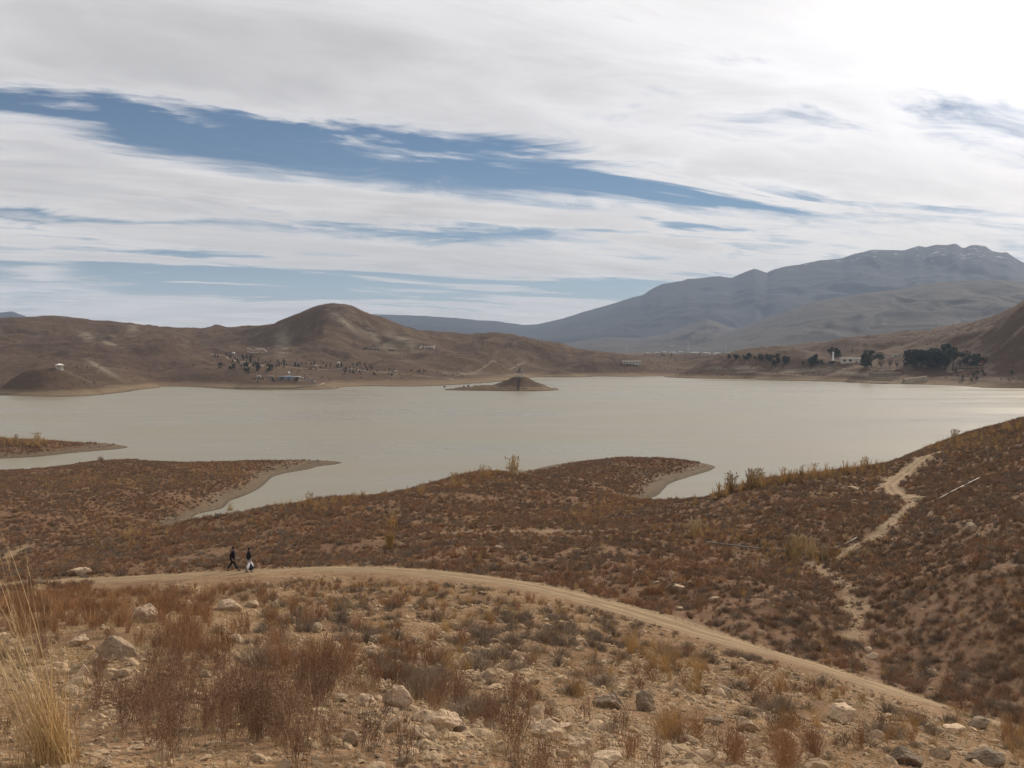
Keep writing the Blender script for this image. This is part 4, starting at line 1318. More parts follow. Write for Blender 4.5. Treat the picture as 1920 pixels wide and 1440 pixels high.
for kd, n, x0, x1, y0, y1, h0, h1, lb, gr in ZONES:
    for k in range(n):
        tree(kd, tr_rnd.uniform(x0, x1), tr_rnd.uniform(y0, y1), tr_rnd.uniform(h0, h1), lb, gr)
for dx_, sc_, lb in ((-53, 4, 'lone bush at the far left tip of the island spit'), (-36, 6, 'larger bush midway along the island spit'), (-31, 5, 'bush where the spit meets the island'), (-39, 4.5, 'small bush left of the larger spit bush')):
    tree('bush', 0, 0, sc_, lb, loc=(ISX + dx_, ISY - 6 + 2.0 * math.sin(dx_ / 18), 1.3))


# ------------------------------------------------------------------ rocks
def rock_mesh(seed, sub, squash=(1, 1, .7), mat='rock', planes=11, rough=.05):
    rnd = np.random.default_rng(seed)
    bm = bmesh.new()
    bmesh.ops.create_icosphere(bm, subdivisions=sub, radius=1.0)
    co = np.array([v.co for v in bm.verts])
    N = rnd.normal(size=(planes, 3)); N /= np.linalg.norm(N, axis=1)[:, None]
    hh = rnd.uniform(.55, .95, planes)
    dn = co @ N.T
    rad = np.where(dn > .05, hh / np.maximum(dn, .05), 9).min(1)
    rad = np.minimum(rad, 1.12)
    ns = fbm(co[:, 0] * 2.3 + seed, co[:, 1] * 2.3 + co[:, 2] * 1.7, 4, seed)
    co = co * (rad * (1 + rough * 2 * ns))[:, None] * np.array(squash)
    for v, c in zip(bm.verts, co):
        v.co = c
    me = bpy.data.meshes.new('rock')
    bm.to_mesh(me); bm.free()
    me.materials.append(M[mat])
    return me


# boulders that stand out, from the photograph: px, py of the foot, width and height in px
BOULD = [
    (267, 1168, 46, 40, 'rock', 'pale pointed boulder at the edge of the russet brush'),
    (208, 1238, 78, 50, 'rock', 'large tan slab rising behind the pink rock'),
    (152, 1280, 34, 40, 'rock', 'pinkish wedge-shaped rock right of the tall grass tuft'),
    (142, 1212, 52, 22, 'rock', 'low tan rock left of the large tan slab'),
    (190, 1222, 16, 8, 'rock', 'small cobble resting left of the large tan slab foot'),
    (428, 1145, 46, 22, 'rock', 'rounded tan boulder in the brush right of the pointed boulder'),
    (470, 1140, 34, 16, 'rock', 'low pale rock right of the rounded tan boulder'),
    (384, 1270, 28, 16, 'rock', 'whitish cobble at the edge of the seed-head plants'),
    (205, 1268, 34, 14, 'rock', 'flat brown stone right of the pinkish wedge rock'),
    (143, 1078, 50, 11, 'rock', 'long flat pale rock beside the far left end of the track'),
    (405, 1057, 14, 10, 'rock_grey', 'small grey-brown boulder behind the left walker'),
    (442, 1205, 30, 18, 'rock', 'pale rock half hidden in the brush above the cobble'),
    (195, 1440, 34, 24, 'rock', 'grey-pink stone at the bottom right of the tall grass tuft'),
    (745, 1332, 56, 46, 'rock', 'largest tan boulder on the rocky rim'),
    (688, 1324, 40, 26, 'rock', 'tan boulder just left of the largest rim boulder'),
    (640, 1316, 36, 16, 'rock', 'flat slab at the left end of the rocky rim'),
    (828, 1372, 74, 42, 'rock', 'wide tan boulder right of the largest rim boulder'),
    (862, 1374, 26, 22, 'rock', 'small reddish rock leaning on the wide tan boulder'),
    (782, 1388, 42, 26, 'rock', 'blocky square-edged rock below the wide tan boulder'),
    (736, 1372, 38, 36, 'rock', 'pinkish slab below the largest rim boulder'),
    (660, 1400, 36, 32, 'rock', 'whitish rock among seed-head plants at the bottom'),
    (946, 1320, 28, 18, 'rock_grey', 'pale grey boulder in the shrubs right of the rocky rim'),
    (1020, 1388, 80, 40, 'rock', 'tan slab behind the thin upright stems'),
    (1052, 1376, 52, 22, 'rock', 'flat grey-tan rock above the tan slab'),
    (1088, 1412, 60, 34, 'rock', 'long tan rock right of the tan slab'),
    (1135, 1440, 70, 30, 'rock', 'low rock ledge at the bottom edge in the middle'),
    (1055, 1422, 30, 20, 'rock', 'small tan rock between the tan slab and the ledge'),
    (1212, 1334, 46, 42, 'rock_grey', 'dark rounded boulder left of the tall golden tuft'),
    (1142, 1330, 58, 34, 'rock_grey', 'brown boulder left of the dark rounded boulder'),
    (1330, 1383, 34, 18, 'rock', 'pale stone right of the tall golden tuft'),
    (1402, 1372, 58, 26, 'rock', 'sloping pale slab in the middle right foreground'),
    (1340, 1360, 36, 18, 'rock_grey', 'grey cobble above the pale stone'),
    (1585, 1352, 64, 36, 'rock', 'pale humped boulder beside the track side shrubs'),
    (1705, 1436, 70, 32, 'rock_grey', 'grey fractured rock at the bottom right'),
    (1772, 1424, 46, 26, 'rock', 'reddish tan rock right of the grey fractured rock'),
    (1840, 1368, 58, 22, 'rock_grey', 'dark flat rock at the near edge of the track'),
    (1790, 1376, 56, 16, 'rock', 'pale broken rocks left of the dark flat rock'),
    (1850, 1436, 80, 28, 'rock_grey', 'dark ledge in the bottom right corner'),
    (1822, 1000, 30, 26, 'rock', 'pale pointed boulder high on the right-hand hillside'),
    (1745, 970, 16, 14, 'rock', 'small pale boulder left of the pointed hillside boulder'),
    (1600, 918, 26, 8, 'rock', 'flat pale stone near the right-hand footpath'),
    (1340, 1129, 22, 14, 'rock', 'round pale boulder above the track'),
    (1752, 1268, 24, 16, 'rock', 'pale boulder in the gully beyond the track'),
    (1637, 1236, 26, 12, 'rock', 'whitish boulder at the gully mouth'),
    (1628, 1222, 20, 12, 'rock', 'second whitish boulder at the gully mouth'),
    (1272, 1108, 26, 16, 'rock', 'arched pale rock above the bend of the track'),
    (1232, 1095, 16, 6, 'rock', 'thin white rock left of the arched pale rock'),
    (1275, 1145, 22, 10, 'rock', 'low pale rocks at the far edge of the track'),
    (1425, 1190, 16, 12, 'rock', 'leaning pale stone at the far side of the track'),
    (932, 1030, 20, 10, 'rock', 'pale stone in the shrubs of the knoll'),
    (1035, 1232, 14, 12, 'rock', 'small white stone in the middle of the gravel'),
    (1088, 1220, 14, 12, 'rock', 'small white stone right of the grey cushions'),
    (880, 1232, 12, 10, 'rock', 'small white cobble in the central gravel'),
    (595, 1178, 26, 10, 'rock', 'pale flat stone left of the grey cushions'),
    (722, 1132, 20, 10, 'rock', 'tan stone below the bend of the track'),
    (1355, 1300, 40, 14, 'rock_grey', 'flat stone on the gravel heap'),
]
for k, (px, py, wpx, hpx, mt, lb) in enumerate(BOULD):
    p = near_at(px, py)
    s = p[1] / FPX
    w_, h_ = wpx * s / 2, hpx * s
    me = rock_mesh(200 + k, 4 if wpx > 30 else 3, (1, .8, .75), mt, 9 + k % 5, .06)
    o = link('boulder' if wpx > 24 else 'stone', me, None, (p[0], p[1] + w_ * .5, p[2] + h_ * .20), (random.uniform(-.2, .2), random.uniform(-.2, .2), random.uniform(-.5, .5)), (w_ * .95, w_ * .9, h_ * .82))
    tag(o, lb, 'boulder' if wpx > 24 else 'stone')
for (x, y, ww, hh), lb in zip(((690, 655, 22, 9), (708, 656, 16, 7), (702, 648, 12, 6), (734, 656, 18, 4)), ('dark grey crag at the foot of the round peak', 'pale crag right of the dark grey crag', 'upper crag on the flank of the round peak', 'flat pale outcrop right of the crags')):
    p, s = far_spot(x, y)
    o = link('rock_outcrop', rock_mesh(500 + x, 4, (1, .8, .7), 'outcrop', 12, .12), None, (p[0], p[1] + 2, p[2]), (0, 0, .3), (ww * s * .6, ww * s * .6, hh * s * .55))
    tag(o, lb, 'outcrop')

# ------------------------------------------------------------------ plants of the slope
class PM:
    """plant mesh: thin tapered ribbons and small seed faces, two material slots"""
    def __init__(self, seed):
        self.r = random.Random(seed)
        self.v = []; self.f = []; self.m = []

    def ribbon(self, p, d, ln, w0, w1=.3, bend=(0, 0, 0), seg=3, mi=0):
        r = self.r
        d = Vector(d).normalized(); p = Vector(p); bend = Vector(bend)
        side = d.cross(Vector((r.gauss(0, 1), r.gauss(0, 1), r.gauss(0, .3)))).normalized()
        pts = []
        i0 = len(self.v)
        for k in range(seg + 1):
            t = k / seg
            wv_ = w0 * (1 - t * (1 - w1))
            pts.append(p.copy())
            self.v += [tuple(p - side * wv_ / 2), tuple(p + side * wv_ / 2)]
            if k < seg:
                a = i0 + 2 * k
                self.f.append((a, a + 1, a + 3, a + 2)); self.m.append(mi)
            d = (d + bend / seg).normalized()
            p = p + d * ln / seg
        return pts, d

    def fleck(self, p, s, mi=1):
        r = self.r
        a = Vector((r.gauss(0, 1), r.gauss(0, 1), r.gauss(0, 1))).normalized(); b = a.orthogonal()
        b.rotate(Matrix.Rotation(r.uniform(0, 6.28), 3, a))
        i = len(self.v); p = Vector(p)
        self.v += [tuple(p + b * s), tuple(p + a.cross(b) * s * .5), tuple(p - b * s), tuple(p - a.cross(b) * s * .5)]
        self.f.append((i, i + 1, i + 2, i + 3)); self.m.append(mi)

    def mesh(self, name, mats):
        me = bpy.data.meshes.new(name)
        me.from_pydata(self.v, [], self.f)
        for m_ in mats: me.materials.append(M[m_])
        me.polygons.foreach_set('material_index', self.m)
        me.update()
        return me


def cone_dir(r, lo, hi):
    a = r.uniform(0, 6.283); th = R(r.uniform(lo, hi))
    return Vector((math.cos(a) * math.sin(th), math.sin(a) * math.sin(th), math.cos(th)))


def brush(seed, n, sw, tw, ntw, nseed, mats, spread=48, h=.7, sz=.01):
    """broom-like dry shrub, about 0.7 m tall"""
    q = PM(seed); r = q.r
    for _ in range(n):
        d = cone_dir(r, 0, spread)
        p = Vector((r.gauss(0, .07), r.gauss(0, .07), -.03))
        ln = h * r.uniform(.55, 1.1) * (1 - .25 * (1 - d.z))
        pts, e = q.ribbon(p, d, ln, sw, .4, (r.gauss(0, .15), r.gauss(0, .15), .35), 3)
        for _ in range(ntw):
            t = r.uniform(.35, 1.0) * 3
            k = min(int(t), 2); a = pts[k].lerp(pts[k + 1], t - k)
            dd = (d + Vector((r.gauss(0, .45), r.gauss(0, .45), r.uniform(.0, .5)))).normalized()
            tp, _e = q.ribbon(a, dd, ln * r.uniform(.14, .34), tw, .4, (0, 0, .2), 1)
            for _ in range(nseed):
                q.fleck(tp[0].lerp(tp[-1], r.uniform(.3, 1.05)), sz * r.uniform(.6, 1.3))
    return q.mesh('brush', mats)


def cushion(seed, n, w, mats, h=.34):
    """dense rounded cushion shrub"""
    q = PM(seed); r = q.r
    for _ in range(n):
        d = cone_dir(r, 0, 86)
        p = Vector((d.x * .16, d.y * .16, -.02)) + d * r.uniform(0, .10)
        ln = h * r.uniform(.55, 1.05)
        q.ribbon(p, d, ln, w, .35, (r.gauss(0, .5), r.gauss(0, .5), r.uniform(.1, .7)), 2)
    return q.mesh('cushion', mats)


def tuft(seed, n, w, mats, h=.65, stalks=5, lean=22):
    """bunch grass"""
    q = PM(seed); r = q.r
    for _ in range(n):
        d = cone_dir(r, 0, lean)
        p = Vector((r.gauss(0, .06), r.gauss(0, .06), -.03))
        q.ribbon(p, d, h * r.uniform(.35, 1.0), w, .15, (r.gauss(0, .35), r.gauss(0, .35), -r.uniform(0, .35)), 3)
    for _ in range(stalks):
        d = cone_dir(r, 0, 14)
        pts, e = q.ribbon((r.gauss(0, .05), r.gauss(0, .05), 0), d, h * r.uniform(1.1, 1.5), w * .8, .5, (r.gauss(0, .1), r.gauss(0, .1), 0), 3)
        for _ in range(5):
            q.fleck(pts[-1] - e * r.uniform(0, .18), .008)
    return q.mesh('tuft', mats)


def reeds(seed, n, h, w, plume, mats, lean=10):
    q = PM(seed); r = q.r
    for _ in range(n):
        d = cone_dir(r, 0, lean)
        pts, e = q.ribbon((r.gauss(0, .3), r.gauss(0, .3), -.05), d, h * r.uniform(.6, 1.05), w, .4, (r.gauss(0, .18), r.gauss(0, .18), 0), 3)
        for _ in range(2):
            q.ribbon(pts[1], (d + Vector((r.gauss(0, .5), r.gauss(0, .5), .2))).normalized(), h * .28, w * 1.3, .1, (0, 0, -.6), 2)
        if plume:
            for _ in range(4):
                q.ribbon(pts[-1] - e * h * .06, (e + Vector((r.gauss(0, .25), r.gauss(0, .25), 0))).normalized(), h * r.uniform(.08, .16), plume, .3, (r.gauss(0, .3), r.gauss(0, .3), -.3), 2, 1)
    return q.mesh('reeds', mats)


# prototypes: [near, middle, far] x variants
PR = {
    'russet': [[brush(1 + i, 80, .0055, .0045, 6, 1, ['russet', 'seed']) for i in range(4)],
               [brush(11 + i, 55, .011, .009, 4, 0, ['russet']) for i in range(3)],
               [brush(21 + i, 34, .030, .024, 3, 0, ['russet'], 56) for i in range(3)]],
    'brown': [[brush(31 + i, 70, .0060, .0050, 7, 1, ['brown', 'seed'], 66, .5) for i in range(3)],
              [brush(41 + i, 55, .011, .010, 5, 0, ['brown'], 68, .5) for i in range(3)],
              [brush(51 + i, 34, .030, .026, 3, 0, ['brown'], 72, .5) for i in range(3)]],
    'grey': [[cushion(61 + i, 420, .0055, ['grey']) for i in range(4)],
             [cushion(71 + i, 190, .012, ['grey']) for i in range(3)],
             [cushion(81 + i, 90, .030, ['grey']) for i in range(3)]],
    'gold': [[tuft(91 + i, 130, .0050, ['gold', 'straw']) for i in range(3)],
             [tuft(101 + i, 80, .011, ['gold', 'straw']) for i in range(3)],
             [tuft(111 + i, 40, .034, ['gold', 'straw'], stalks=2) for i in range(3)]],
    'forb': [[brush(121 + i, 26, .0040, .0032, 7, 3, ['brown', 'seed'], 30, .6, .0075) for i in range(4)]] * 3,
    'wisp': [[tuft(131 + i, 26, .0042, ['straw', 'straw'], .26, 1, 40) for i in range(3)],
             [tuft(141 + i, 18, .010, ['straw', 'straw'], .28, 0, 45) for i in range(3)],
             [tuft(151 + i, 12, .026, ['straw', 'straw'], .30, 0, 50) for i in range(2)]],
    'stone': [[rock_mesh(160 + i, 2, (1, .85, .62), 'stone', 9, .05) for i in range(6)]] * 3,
}
NAMES = {'russet': 'russet_shrub', 'brown': 'brown_shrub', 'grey': 'cushion_shrub', 'gold': 'grass_tuft', 'forb': 'seed_stalk_plant', 'stone': 'stone'}
CATS = {'russet': 'shrub', 'brown': 'shrub', 'grey': 'shrub', 'gold': 'grass tuft', 'forb': 'plant', 'stone': 'stone'}
LOOK = {'russet': 'dry russet broom-like shrub', 'brown': 'dark brown twiggy shrub', 'grey': 'grey-brown rounded cushion shrub', 'gold': 'golden bunch-grass tuft', 'forb': 'thin dead seed-head plant', 'stone': 'loose pale stone'}
KEEP = {'russet': 230, 'brown': 240, 'grey': 240, 'gold': 180, 'forb': 70, 'stone': 260}
LOD = (24.0, 66.0)

path_px = np.array([p[0] for p in PATH], float); path_Y = np.array([p[2] for p in PATH], float); path_py = np.array([p[1] for p in PATH], float)


def zsum(px, py, zs):
    s = np.zeros_like(px)
    for cx, cy, rx, ry, a in zs:
        s += a * np.exp(-(((px - cx) / rx) ** 2 + ((py - cy) / ry) ** 2))
    return s


Z_RUS = [(110, 1150, 230, 50, 2.6), (420, 1150, 220, 30, 1.6), (520, 1265, 180, 50, 1.1), (640, 1285, 110, 34, .9), (330, 1090, 200, 16, .9), (640, 1086, 200, 18, 1.0), (990, 1125, 60, 18, 1.6), (700, 1200, 60, 30, .7),
         (1560, 1420, 160, 30, 1.8), (1480, 1300, 160, 20, .6), (1560, 1300, 120, 16, .9), (240, 1200, 60, 30, .5), (380, 1240, 60, 30, .8), (1900, 1420, 60, 60, .5)]
Z_GRY = [(620, 1170, 170, 40, 1.2), (930, 1210, 80, 40, 1.6), (1060, 1190, 100, 30, 1.8), (780, 1270, 70, 30, 2.0), (1130, 1200, 70, 30, 1.2), (1350, 1240, 100, 30, .9), (1440, 1340, 80, 30, 1.0), (1640, 1380, 80, 30, 1.4), (480, 1150, 60, 24, 1.0), (1010, 1290, 140, 30, .8), (1350, 1200, 60, 20, 1.0), (860, 1120, 60, 15, .8)]
Z_GLD = [(1255, 1380, 18, 18, 3.0), (1245, 1235, 22, 22, 3.5), (1180, 1215, 16, 16, 3.0), (840, 1178, 12, 12, 3.0), (870, 1160, 16, 16, 2.0), (1305, 1270, 22, 22, 2.5), (1480, 1370, 30, 30, 1.4), (1560, 1380, 26, 24, 1.6), (1730, 1340, 50, 26, 1.6), (1890, 1400, 40, 40, 2.0), (800, 1092, 160, 16, 1.0), (1110, 1120, 50, 24, .9), (1260, 1410, 14, 14, 3), (1640, 1300, 90, 18, .8), (1080, 1390, 60, 40, .5)]
Z_FRB = [(440, 1370, 240, 80, 5.5), (600, 1350, 200, 60, 5.0), (270, 1320, 150, 60, 2.5), (760, 1340, 110, 40, 2.5), (1020, 1420, 120, 50, 7.0), (330, 1280, 70, 40, 4.0), (930, 1350, 70, 40, 3.0)]
Z_GOLD_FAR = [(1110, 960, 60, 18, .8), (1180, 940, 60, 16, 1.0), (1290, 1010, 40, 18, 1.2), (1500, 1035, 60, 22, 3.0), (1440, 895, 150, 14, 1.6), (1600, 885, 120, 10, 1.4), (1810, 830, 120, 16, 1.4), (580, 950, 60, 10, 1.0), (900, 895, 60, 12, 1.4), (250, 1000, 70, 22, 1.2), (230, 900, 130, 10, 1.2), (430, 880, 50, 10, 1.4), (40, 825, 60, 8, 3.0), (1560, 1050, 40, 14, 2.5), (1350, 1000, 70, 16, .8), (480, 895, 60, 8, .9)]

sr = np.random.default_rng(77)


def sample(y0, y1, dens):
    """uniform random points on the ground between two depths, |x/y| < 0.56"""
    area = .56 * (y1 * y1 - y0 * y0)
    n = int(area * dens)
    Y = np.sqrt(sr.uniform(y0 * y0, y1 * y1, n))
    return sr.uniform(-.56, .56, n) * Y, Y


def take(X, Y, prob_fn):
    Z = hz(X, Y)
    px, py = to_px(X, Y, Z)
    b_ = hz(X, Y, bare)
    pr_ = prob_fn(X, Y, Z, px, py) * (1 - np.clip(b_ * 1.3, 0, 1))
    k = sr.uniform(size=len(X)) < pr_
    return X[k], Y[k], Z[k]


SC = {k: [] for k in PR}


def put(kind, P, lo, hi, tall=(.85, 1.2), powr=1.0):
    X, Y, Z = P
    n = len(X)
    s = lo + (hi - lo) * sr.uniform(size=n) ** powr
    SC[kind].append(np.c_[X, Y, Z, s, s * sr.uniform(*tall, n), sr.uniform(0, 6.283, n)])


def side(px, Y):
    """True on the near side of the track"""
    return Y < np.interp(px, path_px, path_Y) - 1.0


pat = lambda X, Y, s, seed: np.clip(.5 + .9 * fbm(X / s, Y / s, 3, seed), 0, 1)
veg = lambda Z: sstep(.35, 1.5, Z)
# near side of the track
X, Y = sample(5, 76, 3.2)
put('russet', take(X, Y, lambda X, Y, Z, px, py: side(px, Y) * np.clip(zsum(px, py, Z_RUS) * .75 + .10 * pat(X, Y, 5, 3), 0, 2.0) / 2.0 * np.clip(pat(X, Y, 2.2, 9) * 1.4, 0, 1)), .38, .92, powr=1.4)
X, Y = sample(6, 76, 2.6)
put('grey', take(X, Y, lambda X, Y, Z, px, py: side(px, Y) * np.clip(zsum(px, py, Z_GRY) * .8 + .26 * pat(X, Y, 3, 4) * (px > 420), 0, 2) / 2.0 * sstep(9, 14, Y)), .4, 1.15, powr=1.5)
X, Y = sample(6, 76, 2.2)
put('gold', take(X, Y, lambda X, Y, Z, px, py: side(px, Y) * np.clip(zsum(px, py, Z_GLD) + .20 * pat(X, Y, 4, 5) * (px > 600), 0, 2) / 2.0), .45, 1.1)
X, Y = sample(6, 70, 1.4)
put('brown', take(X, Y, lambda X, Y, Z, px, py: side(px, Y) * .42 * pat(X, Y, 4, 6) * (Y > 11)), .28, .8)
X, Y = sample(5.5, 16, 19.0)
put('forb', take(X, Y, lambda X, Y, Z, px, py: np.clip(zsum(px, py, Z_FRB), 0, 9) / 9 * np.clip(pat(X, Y, 1.2, 19) * 1.8, 0, 1)), .30, .80)
X, Y = sample(4.5, 76, 11.0)
put('wisp', take(X, Y, lambda X, Y, Z, px, py: side(px, Y) * (.35 + .5 * pat(X, Y, 2.5, 8)) * .7), .4, 1.2)
# beyond the track
far_side = lambda px, Y: ~side(px, Y + 2.6)
rh = lambda px, py: sstep(1330, 1480, px + (py - 1000) * .2)       # right-hand hillside
X, Y = sample(36, 330, 2.6)
put('brown', take(X, Y, lambda X, Y, Z, px, py: far_side(px, Y) * veg(Z) * np.clip(.10 + 1.1 * pat(X, Y, 7, 12) + .55 * rh(px, py), 0, 1) * .85), .35, 1.25, (.5, 1.0), 1.6)
X, Y = sample(36, 330, .9)
put('brown', take(X, Y, lambda X, Y, Z, px, py: far_side(px, Y) * veg(Z) * np.clip(pat(X, Y, 10, 52) * 2.2 - .6, 0, 1)), .9, 1.9, (.28, .5), 1.3)
X, Y = sample(36, 330, .55)
put('russet', take(X, Y, lambda X, Y, Z, px, py: far_side(px, Y) * veg(Z) * np.clip(pat(X, Y, 14, 53) * 1.6 - .4, 0, 1)), .8, 1.5, (.28, .5), 1.3)
X, Y = sample(36, 330, 1.5)
put('russet', take(X, Y, lambda X, Y, Z, px, py: far_side(px, Y) * veg(Z) * np.clip(pat(X, Y, 16, 13) - .15, 0, 1) * (1 - .6 * rh(px, py))), .30, .85, (.6, .95), 1.3)
X, Y = sample(40, 330, 1.5)
put('grey', take(X, Y, lambda X, Y, Z, px, py: far_side(px, Y) * veg(Z) * np.clip(pat(X, Y, 9, 14) - .1 + .5 * rh(px, py), 0, 1) * .55), .5, 1.3)
X, Y = sample(36, 330, 1.3)
put('gold', take(X, Y, lambda X, Y, Z, px, py: far_side(px, Y) * sstep(.4, 1.5, Z) * np.clip(zsum(px, py, Z_GOLD_FAR) + .05 * pat(X, Y, 12, 15), 0, 2) / 2), .55, 1.3)
X, Y = sample(36, 300, 5.0)
put('wisp', take(X, Y, lambda X, Y, Z, px, py: far_side(px, Y) * veg(Z) * .5 * pat(X, Y, 6, 16)), .6, 1.3)
# stones
SZONE = [(760, 1230, 160, 40, 1.0), (850, 1270, 200, 30, 1.0), (740, 1140, 100, 20, 1.0), (930, 1140, 60, 20, 1.2), (980, 1180, 80, 20, 1.0), (1380, 1270, 120, 26, 1.4), (1200, 1280, 160, 30, 1.0), (200, 1290, 150, 40, 1.2), (800, 1400, 140, 60, 1.6), (1250, 1400, 160, 40, 1.2), (1620, 1400, 160, 40, 1.0)]
gp = lambda X, Y, Z, px, py: side(px, Y) * np.clip(.10 + .7 * pat(X, Y, 4, 31) * .6 + .5 * zsum(px, py, SZONE), 0, 1) * (1 - .75 * np.clip(zsum(px, py, Z_RUS) / 2, 0, 1))
X, Y = sample(4.5, 18, 230); put('stone', take(X, Y, gp), .012, .050, (.6, 1), 2.5)
X, Y = sample(6, 40, 45); put('stone', take(X, Y, gp), .025, .10, (.6, 1), 3.0)
X, Y = sample(8, 74, 7); put('stone', take(X, Y, gp), .05, .20, (.6, 1), 3.0)
X, Y = sample(40, 170, .5); put('stone', take(X, Y, lambda X, Y, Z, px, py: far_side(px, Y) * np.clip(pat(X, Y, 8, 33), .05, 1) * .6), .06, .24, (.6, 1), 3.0)
X, Y = sample(180, 330, .25); put('stone', take(X, Y, lambda X, Y, Z, px, py: (Z > .05) * (Z < 2.2) * .6), .10, .35, (.6, 1), 3.0)


# verges of the track: straw, small stones and a few low shrubs, some in the middle ridge
seg_ = np.r_[0, np.cumsum(np.hypot(*np.diff(L_PATH, axis=0).T))]
for kind_, n_, lo_, hi_, s0, s1 in (('wisp', 1500, .85, 1.5, .4, .9), ('stone', 1500, .8, 1.5, .02, .09), ('stone', 700, .0, .9, .012, .04), ('wisp', 160, .0, .12, .25, .5), ('brown', 260, 1.05, 1.7, .25, .6), ('grey', 200, 1.05, 1.7, .3, .8), ('russet', 160, 1.1, 1.8, .25, .55)):
    t_ = sr.uniform(0, seg_[-1], n_)
    cx_ = np.interp(t_, seg_, L_PATH[:, 0]); cy_ = np.interp(t_, seg_, L_PATH[:, 1])
    tx_ = np.interp(t_ + .5, seg_, L_PATH[:, 0]) - cx_; ty_ = np.interp(t_ + .5, seg_, L_PATH[:, 1]) - cy_
    ln_ = np.hypot(tx_, ty_) + 1e-6
    off = sr.uniform(lo_, hi_, n_) * PW * sr.choice([-1, 1], n_)
    X = cx_ - ty_ / ln_ * off; Y = cy_ + tx_ / ln_ * off
    put(kind_, (X, Y, hz(X, Y)), s0, s1, (.6, 1.0), 1.6)
# stones washed along the gully
for nm_ in ('wash', 'gully'):
    L_ = L_TR[nm_][0]
    k_ = sr.uniform(0, len(L_) - 1.001, 420); i_ = k_.astype(int); f_ = (k_ - i_)[:, None]
    P_ = L_[i_] * (1 - f_) + L_[i_ + 1] * f_ + sr.normal(0, .55, (420, 2))
    put('stone', (P_[:, 0], P_[:, 1], hz(P_[:, 0], P_[:, 1])), .03, .18, (.6, 1), 3.0)


def scatter_nodes(name, groups):
    """geometry nodes: put one of the given meshes on every point of the host mesh"""
    ng = bpy.data.node_groups.new(name, 'GeometryNodeTree')
    ng.interface.new_socket('Geometry', in_out='INPUT', socket_type='NodeSocketGeometry')
    ng.interface.new_socket('Geometry', in_out='OUTPUT', socket_type='NodeSocketGeometry')
    N, L = ng.nodes, ng.links
    gi = N.new('NodeGroupInput'); go = N.new('NodeGroupOutput')
    def attr(nm, typ):
        a = N.new('GeometryNodeInputNamedAttribute'); a.data_type = typ; a.inputs[0].default_value = nm
        return a.outputs[0]
    rot, scl, lod, pid = attr('rot', 'FLOAT_VECTOR'), attr('scl', 'FLOAT_VECTOR'), attr('lod', 'INT'), attr('pid', 'INT')
    jo = N.new('GeometryNodeJoinGeometry')
    for k, meshes in groups:
        ji = N.new('GeometryNodeJoinGeometry')
        for me in meshes:
            ob = bpy.data.objects.new('source_' + name, me)      # never linked: only its mesh is read
            oi = N.new('GeometryNodeObjectInfo'); oi.inputs['Object'].default_value = ob
            g2 = N.new('GeometryNodeGeometryToInstance')
            L.new(oi.outputs['Geometry'], g2.inputs[0]); L.new(g2.outputs[0], ji.inputs[0])
        cp = N.new('FunctionNodeCompare'); cp.data_type = 'INT'; cp.operation = 'EQUAL'
        L.new(lod, cp.inputs[2]); cp.inputs[3].default_value = k
        ip = N.new('GeometryNodeInstanceOnPoints')
        L.new(gi.outputs[0], ip.inputs['Points']); L.new(cp.outputs[0], ip.inputs['Selection'])
        L.new(ji.outputs[0], ip.inputs['Instance']); ip.inputs['Pick Instance'].default_value = True
        L.new(pid, ip.inputs['Instance Index']); L.new(rot, ip.inputs['Rotation']); L.new(scl, ip.inputs['Scale'])
        L.new(ip.outputs[0], jo.inputs[0])
    L.new(jo.outputs[0], go.inputs[0])
    return ng


def scatter_stuff(name, kind, A, label):
    n = len(A)
    me = bpy.data.meshes.new(name)
    me.vertices.add(n); me.vertices.foreach_set('co', A[:, :3].astype(np.float32).ravel())
    tilt = .12 if kind != 'stone' else .5
    rot = np.c_[sr.normal(0, tilt, n), sr.normal(0, tilt, n), A[:, 5]].astype(np.float32)
    for nm, typ, dat in (('rot', 'FLOAT_VECTOR', rot), ('scl', 'FLOAT_VECTOR', np.c_[A[:, 3], A[:, 3], A[:, 4]].astype(np.float32))):
        a = me.attributes.new(nm, typ, 'POINT'); a.data.foreach_set('vector', dat.ravel())
    lod = np.digitize(A[:, 1], LOD).astype(np.int32)
    for nm, dat in (('lod', lod), ('pid', sr.integers(0, 64, n).astype(np.int32))):
        a = me.attributes.new(nm, 'INT', 'POINT'); a.data.foreach_set('value', dat)
    o = link(name, me)
    md = o.modifiers.new('scatter', 'NODES')
    md.node_group = scatter_nodes(name, [(k, PR[kind][k]) for k in range(3)])
    tag(o, label, kind='stuff')
    return o


def where(px, py, Y):
    yt = np.interp(px, path_px, path_Y)
    if Y < yt:
        if Y < 15:
            return 'on the nearest rim, ' + ('left of the whitish cobble' if px < 385 else 'left of the largest rim boulder' if px < 745 else 'between the rim boulder and the ledge' if px < 1135 else 'right of the rock ledge')
        lvl = 'just below the track' if Y > .66 * yt else 'midway down to the rim' if Y > .38 * yt else 'low on the slope'
        return lvl + (' left of the pointed boulder' if px < 250 else ' below the walkers' if px < 520 else ' above the rocky rim' if px < 850 else ' in the central gravel' if px < 1150 else ' near the golden tuft' if px < 1450 else ' near the humped boulder')
    if px < 1000 + (1000 - py):
        return 'beyond the track, ' + ('behind the walkers' if px < 560 else 'on the middle of the knoll' if px < 860 else 'towards the headland')
    return 'beyond the track, ' + ('left of the gully' if px < 1540 else 'low on the right hillside' if py > 1050 else 'high on the right hillside')


def visible(X, Y, Z):
    """rough test that nothing of the ground stands between the viewpoint and a point"""
    ok = np.ones(len(X), bool)
    for t in np.linspace(.15, .97, 40):
        ok &= (H + (Z - H) * t) > hz(X * t, Y * t) - .02
    return ok


